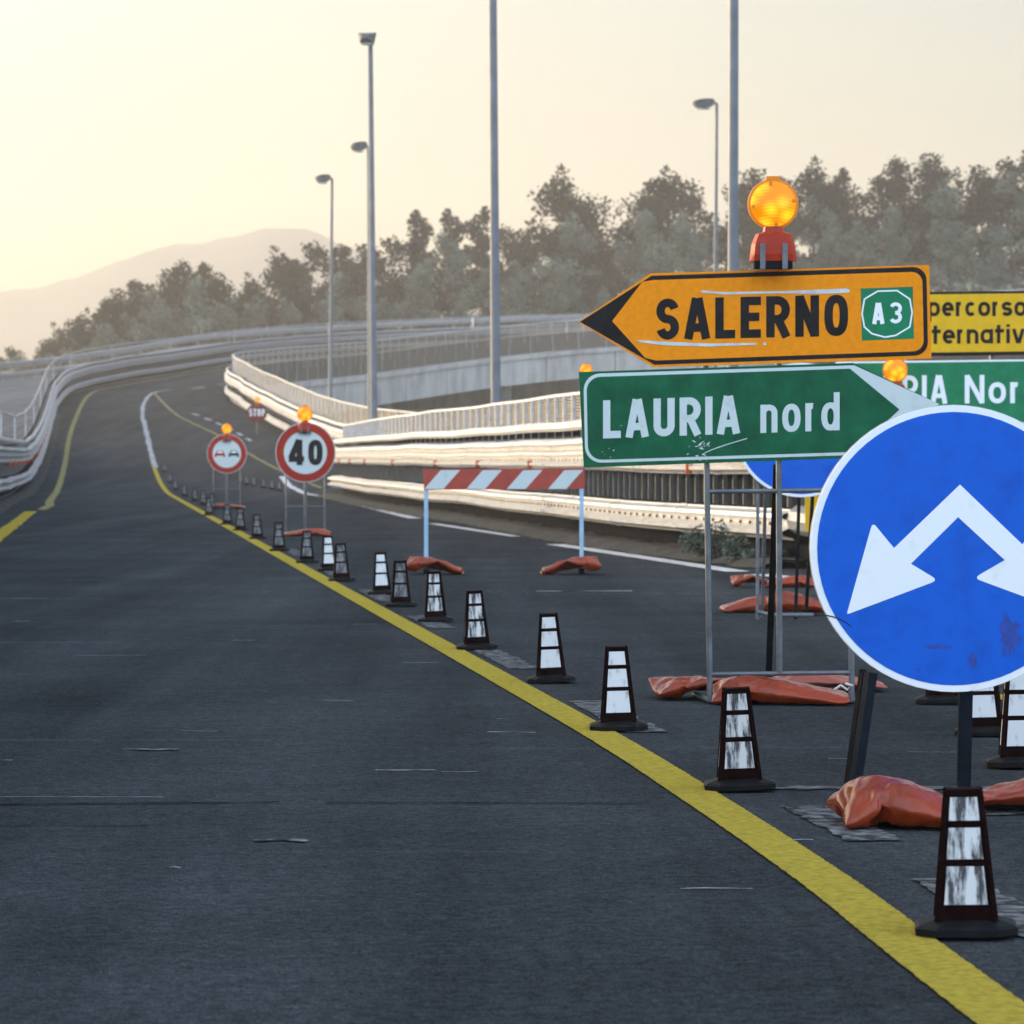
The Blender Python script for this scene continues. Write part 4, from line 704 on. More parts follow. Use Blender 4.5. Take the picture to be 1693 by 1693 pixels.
    [-1871,-829,226,-1764,-848,225,-1744,-733,318,-1846,-705,229,-1712,-611,314,-1821,-582,236,-1678,-489,311,-1795,-462,261,-1647,-369,296,-1767,-342,301,-1620,-249,350,-1735,-227,330,-1625,-227,228,-1741,-266,206,-1652,-151,304,-1762,-149,242,-1661,-30,332,-1771,-27,275,-1667,95,348,-1774,98,286,-1662,221,337,-1777,224,285,-1653,344,323,-1773,350,286,-1663,438,406,-1696,450,282,-1670,566,407,-1621,551,266,-1672,691,389,-1705,645,250,-1673,806,332,-1751,763,245,-1662,906,253,-1771,889,242,-1681,1025,217,-1784,999,182,-1687,1115,118,-1795,1110,123,-1658,-867,230,-1640,-758,330,-1607,-639,306,-1576,-518,288,-1573,-414,358,-1527,-299,327,-1515,-215,232,-1546,-152,335,-1557,-29,362,-1567,94,388,-1556,216,355,-1546,340,338,-1570,464,358,-1563,573,424,-1564,696,396,-1566,814,344,-1566,932,293,-1573,1023,206,-1579,1119,111,-1552,-885,236,-1535,-785,339,-1503,-667,310,-1492,-547,350,-1470,-428,386,-1440,-353,289,-1414,-230,269,-1441,-148,359,-1455,-28,396,-1465,95,425,-1457,218,400,-1464,344,407,-1462,460,355,-1455,572,415,-1456,695,390,-1461,805,323,-1463,920,265,-1465,1031,205,-1471,1122,105,-1445,-901,241,-1431,-812,350,-1405,-689,351,-1400,-573,401,-1366,-452,401,-1337,-366,313,-1315,-242,306,-1340,-121,332,-1348,-9,390,-1363,96,458,-1359,221,444,-1357,337,395,-1354,455,350,-1348,570,404,-1349,694,382,-1355,815,340,-1356,930,280,-1359,1017,189,-1364,1125,108,-1338,-918,239,-1324,-823,339,-1311,-713,399,-1299,-592,433,-1263,-481,386,-1235,-364,348,-1254,-249,396,-1237,-128,364,-1252,-26,436,-1255,96,469,-1252,216,429,-1249,339,404,-1246,451,345,-1240,569,391,-1245,689,353,-1247,817,340,-1248,930,277,-1251,1019,188,-1255,1131,115,-1231,-935,234,-1217,-825,319,-1205,-713,376,-1191,-606,442,-1175,-481,450,-1140,-370,401,-1154,-251,440,-1133,-135,396,-1147,-29,462,-1147,96,478,-1144,216,436,-1141,338,408,-1139,446,342,-1133,568,377,-1137,691,346,-1139,818,342,-1142,920,262,-1144,1028,197,-1147,1136,122,-1123,-948,222,-1110,-829,306,-1098,-722,373,-1086,-605,417,-1073,-497,480,-1046,-375,455,-1054,-253,484,-1030,-142,428,-1046,-16,427,-1039,96,484,-1038,219,457,-1034,329,397,-1031,441,338,-1027,567,359,-1029,692,344,-1031,820,340,-1034,922,262,-1036,1032,200,-1040,1139,122,-1016,-960,216,-1004,-844,317,-991,-725,357,-979,-617,421,-967,-497,458,-954,-383,512,-947,-257,502,-941,-131,487,-938,-21,423,-931,93,477,-930,216,449,-928,338,417,-923,442,347,-921,570,336,-922,694,360,-923,819,337,-926,925,263,-928,1036,204,-932,1142,117,-908,-972,217,-897,-859,327,-883,-740,364,-871,-628,421,-859,-508,460,-847,-389,501,-840,-263,496,-833,-138,480,-830,-25,419,-828,98,447,-825,221,475,-820,337,425,-815,441,354,-813,569,344,-814,695,358,-815,820,334,-818,930,268,-820,1037,201,-824,1144,112,-801,-982,226,-790,-873,332,-776,-754,369,-765,-632,402,-753,-513,442,-740,-396,487,-733,-270,480,-725,-144,469,-722,-26,422,-721,92,466,-717,218,477,-713,335,431,-707,442,364,-708,569,371,-707,692,341,-707,818,326,-711,922,252,-713,1031,189,-716,1147,110,-693,-991,236,-682,-881,325,-669,-759,353,-658,-646,409,-646,-529,455,-642,-404,441,-636,-279,430,-631,-153,418,-614,-28,426,-614,87,476,-609,213,477,-605,326,421,-599,444,375,-601,571,379,-599,693,348,-600,817,318,-603,920,243,-609,1017,162,-609,1146,124,-585,-1000,240,-575,-887,310,-561,-771,359,-552,-648,385,-539,-535,439,-535,-410,422,-528,-284,421,-523,-158,410,-511,-42,456,-506,85,459,-500,209,477,-499,331,445,-492,446,392,-493,572,388,-492,695,359,-494,806,297,-502,900,211,-502,1022,178,-501,1147,141,-477,-1009,239,-467,-894,297,-455,-775,337,-445,-661,391,-432,-540,424,-427,-414,428,-421,-290,404,-416,-164,395,-407,-42,427,-399,80,463,-392,205,470,-391,331,456,-384,447,407,-385,573,395,-386,686,340,-395,785,260,-394,897,200,-394,1023,188,-394,1148,152,-370,-1018,234,-359,-900,286,-348,-788,345,-337,-669,389,-327,-543,399,-319,-420,424,-313,-294,411,-308,-170,387,-299,-50,428,-291,74,450,-288,201,441,-282,326,454,-278,450,430,-277,567,382,-287,665,303,-287,786,265,-286,898,206,-287,1025,205,-287,1150,162,-262,-1026,228,-251,-909,285,-241,-791,331,-230,-677,386,-221,-554,413,-214,-428,400,-208,-302,387,-200,-176,379,-191,-55,417,-184,70,435,-181,197,427,-175,322,447,-171,444,418,-178,546,344,-179,668,311,-180,777,248,-178,898,211,-179,1024,213,-178,1151,164,-155,-1035,224,-143,-913,279,-134,-804,343,-122,-683,378,-113,-560,409,-106,-435,394,-100,-308,398,-92,-183,376,-86,-58,392,-79,68,410,-74,191,438,-67,317,438,-65,436,396,-71,544,331,-71,668,308,-72,772,238,-71,898,230,-71,1023,213,-71,1149,150,-48,-1045,223,-36,-927,293,-26,-811,342,-17,-685,351,-5,-568,398,2,-442,393,9,-315,399,15,-188,387,19,-66,416,26,60,434,32,185,420,40,311,423,37,421,363,38,545,338,38,666,303,36,772,235,37,898,226,37,1022,203,37,1147,144,60,-1054,226,72,-939,300,80,-814,319,90,-694,355,100,-568,372,109,-447,408,117,-321,393,123,-195,399,127,-72,428,134,54,427,140,179,415,147,305,408,145,420,354,146,545,339,143,657,281,143,779,253,143,894,200,144,1020,186,145,1145,148,168,-1062,223,180,-945,297,187,-819,304,198,-700,345,207,-577,375,217,-454,404,224,-328,411,230,-202,419,231,-77,399,241,48,411,244,171,384,252,297,386,252,421,366,249,533,308,251,654,270,251,778,250,251,893,197,252,1017,172,253,1143,155,275,-1069,216,287,-951,288,294,-824,291,302,-701,315,310,-577,342,324,-459,385,331,-334,401,333,-208,386,339,-81,391,343,43,374,352,169,378,350,290,341,359,415,350,357,538,323,359,654,271,359,778,251,359,892,194,360,1017,174,361,1142,156,383,-1076,206,394,-956,275,401,-830,284,409,-708,315,418,-585,346,423,-460,342,436,-338,374,439,-212,365,446,-86,379,448,37,352,454,163,343,458,289,350,462,410,318,465,536,325,467,654,279,467,778,252,466,897,209,467,1013,158,469,1140,149,490,-1083,196,501,-960,261,509,-835,276,516,-710,296,525,-591,334,530,-465,319,537,-340,333,547,-217,361,553,-91,365,556,33,339,561,158,356,564,281,330,569,407,331,573,534,324,574,656,293,575,772,243,573,888,191,574,1013,170,576,1139,134,598,-1090,192,609,-965,248,617,-843,279,624,-717,292,633,-595,322,637,-471,303,645,-347,326,654,-222,348,658,-97,338,664,29,335,669,154,351,671,276,318,677,402,319,680,529,312,681,650,277,679,762,217,681,887,197,682,1012,176,684,1137,118,706,-1096,197,715,-967,230,725,-849,274,732,-724,285,740,-600,310,744,-476,287,748,-349,289,756,-224,313,766,-102,346,773,24,345,777,150,343,779,276,324,779,395,283,787,522,289,789,645,260,787,766,223,786,883,175,790,1009,178,791,1135,102,814,-1102,200,823,-976,232,829,-851,247,840,-729,276,848,-605,298,852,-479,282,854,-354,267,864,-230,302,874,-107,339,878,18,321,885,144,332,884,268,298,885,390,263,892,516,262,892,637,227,895,762,211,894,879,165,898,1006,179,899,1134,92,922,-1108,197,929,-980,213,935,-854,227,944,-730,247,952,-606,269,960,-482,293,962,-360,260,972,-237,297,981,-112,331,986,14,325,992,140,316,992,264,287,991,384,245,992,508,222,1000,634,220,997,752,177,1001,876,155,1006,1002,176,1007,1131,92,1028,-1114,182,1037,-986,214,1043,-860,223,1051,-739,258,1059,-615,282,1064,-490,263,1070,-364,252,1078,-239,277,1088,-116,312,1087,8,285,1095,134,286,1099,259,275,1099,384,250,1098,501,201,1103,626,188,1105,752,190,1109,873,154,1114,999,169,1115,1128,99,1135,-1120,161,1146,-991,217,1152,-865,225,1157,-740,236,1168,-621,277,1173,-495,271,1179,-369,256,1186,-244,278,1194,-119,293,1192,2,255,1197,128,249,1201,254,239,1207,380,239,1206,499,195,1209,624,211,1213,750,199,1218,869,157,1222,995,160,1223,1124,108,1241,-1124,138,1254,-997,219,1260,-871,233,1265,-745,226,1276,-626,268,1281,-501,257,1288,-375,258,1294,-250,276,1300,-123,272,1298,-2,233,1306,124,244,1309,251,238,1311,374,210,1314,498,185,1318,622,212,1321,748,207,1326,866,161,1329,992,151,1331,1123,117,1347,-1129,117,1362,-1002,221,1368,-876,227,1373,-750,215,1384,-632,260,1390,-506,264,1396,-380,268,1400,-256,252,1406,-128,248,1404,-6,208,1412,119,221,1413,247,209,1419,372,219,1422,495,189,1426,619,211,1429,746,206,1432,870,180,1436,988,133,1439,1120,116,1454,-1135,104,1470,-1008,215,1475,-881,216,1480,-755,203,1491,-637,250,1498,-511,256,1504,-385,254,1505,-261,227,1511,-133,224,1510,-10,187,1514,116,186,1519,244,187,1527,367,213,1530,491,190,1534,616,206,1537,743,202,1540,868,182,1544,986,134,1547,1117,112,1562,-1140,99,1577,-1015,202,1578,-890,182,1587,-766,204,1597,-642,228,1604,-516,236,1607,-390,223,1613,-263,224,1614,-139,193,1618,-13,177,1621,111,196,1627,238,180,1631,365,187,1636,488,212,1641,613,196,1645,740,195,1648,864,171,1651,989,152,1655,1115,109,1670,-1146,100,1683,-1019,175,1683,-894,155,1693,-771,179,1702,-646,201,1709,-520,209,1713,-394,196,1712,-268,179,1722,-143,184,1726,-17,180,1724,109,164,1735,233,182,1739,360,199,1744,485,203,1750,611,195,1753,737,187,1756,862,173,1758,988,159,1763,1113,111,1779,-1151,99,1786,-1025,117,1793,-900,116,1796,-773,98,1798,-647,70,1803,-521,72,1813,-397,107,1822,-272,124,1827,-146,117,1831,-20,121,1834,104,151,1840,229,143,1842,356,120,1845,481,101,1849,606,96,1857,732,117,1862,858,123,1866,984,115,1871,1110,114,-1742,-720,156,-1716,-597,172,-1690,-474,184,-1659,-358,211,-1612,-283,288,-1622,-247,169,-1633,-125,235,-1672,-19,179,-1679,107,200,-1671,226,246,-1661,347,279,-1658,411,172,-1668,535,147,-1669,660,132,-1666,785,160,-1652,899,209,-1678,983,120,-1636,-740,146,-1610,-620,174,-1587,-497,161,-1558,-375,173,-1509,-304,262,-1519,-222,167,-1532,-101,207,-1573,-5,138,-1573,115,181,-1566,212,266,-1555,338,268,-1557,442,195,-1567,535,109,-1561,660,123,-1560,774,180,-1547,900,181,-1573,986,92,-1530,-762,140,-1504,-641,163,-1485,-519,135,-1470,-423,215,-1407,-316,233,-1427,-192,216,-1462,-111,126,-1472,13,104,-1466,120,169,-1458,204,266,-1449,329,248,-1458,418,158,-1459,531,100,-1455,651,141,-1452,770,182,-1447,889,140,-1468,991,67,-1424,-784,140,-1402,-660,134,-1378,-536,134,-1363,-431,202,-1363,-324,137,-1331,-205,166,-1356,-102,103,-1366,23,88,-1359,130,154,-1350,198,263,-1343,318,227,-1352,411,139,-1351,530,96,-1349,654,121,-1345,771,168,-1354,869,88,-1360,993,59,-1318,-801,151,-1297,-680,121,-1272,-558,142,-1256,-441,188,-1261,-346,107,-1258,-220,94,-1251,-96,79,-1260,29,66,-1252,114,157,-1242,192,259,-1239,305,202,-1246,404,121,-1244,530,108,-1242,656,106,-1237,772,155,-1246,873,79,-1252,996,52,-1214,-809,180,-1190,-699,122,-1169,-583,165,-1172,-463,123,-1154,-340,103,-1162,-216,127,-1154,-90,115,-1153,24,60,-1145,124,139,-1135,190,248,-1136,290,171,-1137,406,118,-1139,528,84,-1134,650,116,-1130,773,144,-1138,877,72,-1144,1001,50,-1107,-822,194,-1088,-702,160,-1080,-588,104,-1064,-463,112,-1060,-345,155,-1054,-220,135,-1051,-103,87,-1045,20,54,-1038,124,126,-1027,185,239,-1028,291,170,-1029,408,122,-1031,528,82,-1030,654,87,-1023,772,132,-1030,882,70,-1036,1006,50,-1002,-841,175,-989,-726,123,-980,-602,145,-961,-478,141,-964,-356,106,-948,-231,115,-943,-109,83,-938,15,50,-930,123,114,-919,179,230,-921,297,184,-921,411,129,-922,529,84,-924,654,68,-916,770,118,-925,893,93,-928,1012,50,-895,-856,165,-886,-731,155,-873,-607,132,-874,-493,79,-860,-367,77,-844,-242,87,-840,-121,51,-830,6,52,-822,120,105,-811,177,220,-813,299,186,-816,420,151,-816,537,104,-817,654,54,-810,773,95,-817,899,101,-820,1016,53,-789,-858,185,-779,-739,145,-775,-625,91,-766,-502,68,-753,-377,87,-743,-256,53,-732,-130,55,-722,-4,56,-714,115,99,-704,179,208,-713,289,147,-709,415,135,-712,528,79,-710,654,70,-709,780,58,-709,900,97,-712,1020,57,-684,-874,166,-677,-759,115,-667,-633,104,-658,-513,67,-647,-387,67,-636,-261,69,-625,-138,43,-615,-13,62,-606,108,95,-597,182,197,-608,284,123,-601,410,127,-603,527,79,-602,653,65,-609,775,98,-601,902,94,-604,1024,62,-576,-875,177,-569,-767,112,-559,-641,102,-550,-521,65,-539,-396,65,-528,-269,70,-517,-146,43,-508,-25,76,-498,99,94,-489,185,186,-502,279,101,-494,405,106,-495,530,93,-495,655,77,-502,776,116,-496,895,72,-497,1021,79,-469,-886,171,-461,-776,109,-451,-651,95,-442,-528,68,-434,-404,87,-421,-282,54,-414,-158,72,-401,-33,58,-399,72,129,-382,188,174,-395,277,82,-394,402,61,-389,526,82,-397,645,121,-394,773,116,-388,896,83,-390,1021,95,-361,-894,171,-354,-786,106,-345,-663,76,-340,-540,103,-328,-418,72,-316,-292,76,-311,-171,42,-302,-57,92,-293,57,147,-276,182,151,-288,276,63,-286,404,68,-291,517,123,-290,641,102,-286,768,120,-287,896,122,-284,1022,111,-255,-910,155,-248,-787,130,-238,-669,85,-233,-543,89,-226,-418,108,-210,-301,64,-206,-175,67,-199,-50,60,-186,43,146,-173,166,123,-181,275,55,-179,401,83,-183,518,130,-182,640,99,-184,767,90,-179,892,115,-178,1017,133,-147,-917,157,-141,-791,145,-133,-669,113,-125,-547,82,-119,-426,119,-107,-303,98,-98,-183,56,-90,-57,50,-78,35,136,-76,148,79,-72,273,63,-73,392,108,-75,518,119,-75,645,118,-75,767,87,-74,894,89,-74,1019,105,-39,-922,160,-33,-798,141,-29,-683,87,-21,-559,106,-11,-434,125,-1,-315,84,7,-188,82,17,-68,45,29,29,126,31,150,88,27,275,106,29,396,72,31,521,91,33,645,113,33,768,83,34,893,90,33,1019,86,68,-923,173,74,-805,130,78,-689,83,86,-563,89,97,-442,123,107,-320,91,114,-193,95,125,-78,47,137,24,116,134,151,122,135,277,117,139,394,71,139,519,96,141,644,109,141,767,80,141,893,77,140,1020,70,174,-935,155,178,-821,101,186,-695,92,193,-569,87,201,-443,93,209,-322,127,217,-211,66,232,-89,42,227,36,58,242,150,113,243,277,125,247,391,73,246,519,77,244,646,78,249,771,91,247,892,55,248,1020,56,281,-941,151,285,-829,91,294,-703,94,299,-577,105,308,-451,96,317,-329,126,325,-216,70,331,-91,84,334,28,45,334,155,57,350,268,113,349,394,108,353,520,89,351,644,62,356,769,77,354,892,48,355,1020,47,390,-943,152,393,-832,92,400,-708,115,406,-585,90,415,-461,112,425,-335,118,430,-211,96,432,-96,45,442,29,57,439,153,30,454,268,83,457,393,97,456,515,57,458,640,46,463,766,64,462,892,59,463,1019,43,495,-956,131,501,-837,88,508,-715,120,511,-589,117,519,-468,85,522,-342,72,537,-217,85,538,-93,64,543,25,19,547,150,33,551,277,35,565,392,85,564,513,42,567,639,45,566,766,32,570,891,50,571,1017,41,602,-965,123,609,-844,88,614,-718,98,619,-593,120,625,-468,106,629,-344,86,637,-225,43,646,-100,57,651,21,21,653,147,12,658,273,16,672,388,65,672,511,29,674,638,34,674,765,21,677,890,40,679,1016,38,710,-970,121,715,-844,107,722,-720,89,727,-597,119,731,-475,86,737,-350,74,743,-225,63,749,-104,29,757,22,39,761,145,12,764,268,39,766,392,12,779,513,46,781,635,16,781,762,32,785,888,28,787,1014,40,818,-974,121,823,-849,111,830,-725,91,835,-601,117,839,-480,83,844,-354,89,851,-234,52,855,-108,53,865,15,27,862,139,52,868,260,17,874,388,15,880,515,8,888,638,34,888,764,12,892,886,44,895,1012,44,926,-979,123,929,-858,88,936,-734,109,942,-607,108,947,-484,82,952,-358,93,959,-238,61,963,-112,45,966,12,64,969,138,67,976,257,23,979,385,41,985,511,33,990,633,0,995,758,22,998,884,25,1004,1009,49,1033,-978,138,1036,-864,86,1043,-739,103,1048,-613,86,1053,-488,101,1060,-364,84,1062,-237,88,1067,-112,72,1073,12,50,1077,135,77,1084,253,32,1087,380,45,1092,504,17,1096,630,22,1103,756,13,1106,882,20,1111,1002,62,1139,-990,120,1144,-870,84,1149,-744,81,1156,-618,82,1162,-493,98,1167,-367,98,1170,-244,72,1176,-118,68,1181,8,55,1184,130,83,1192,249,41,1196,375,46,1199,502,37,1205,627,19,1210,752,30,1214,879,20,1219,997,65,1247,-994,124,1253,-875,81,1257,-749,85,1263,-623,91,1267,-498,74,1273,-372,74,1277,-247,87,1285,-122,70,1284,3,87,1290,127,59,1292,251,80,1304,372,45,1307,497,32,1313,623,30,1318,749,21,1322,875,22,1327,997,56,1352,-1002,100,1360,-876,99,1365,-753,72,1371,-627,86,1375,-501,68,1380,-377,89,1384,-252,71,1388,-130,99,1390,-7,68,1395,119,84,1399,247,94,1406,373,80,1413,497,60,1422,620,30,1425,745,37,1429,871,36,1434,998,38,1459,-1008,88,1467,-883,94,1473,-759,67,1477,-633,65,1482,-507,82,1488,-381,83,1492,-256,70,1496,-132,94,1498,-9,69,1503,118,70,1507,242,103,1513,369,97,1522,491,68,1529,616,49,1533,741,38,1537,868,30,1542,995,28,1566,-1014,74,1575,-889,86,1579,-762,90,1584,-636,83,1590,-509,80,1593,-385,56,1600,-262,79,1602,-136,70,1602,-13,97,1609,113,93,1611,240,73,1621,363,97,1626,489,95,1632,615,81,1638,740,62,1645,866,43,1650,991,29,1673,-1020,59,1680,-894,62,1682,-768,55,1685,-641,44,1691,-515,42,1701,-390,46,1707,-265,65,1706,-144,99,1708,-19,77,1713,106,65,1719,232,70,1729,359,83,1734,484,96,1740,611,90,1746,736,68,1753,861,43,1758,986,35],
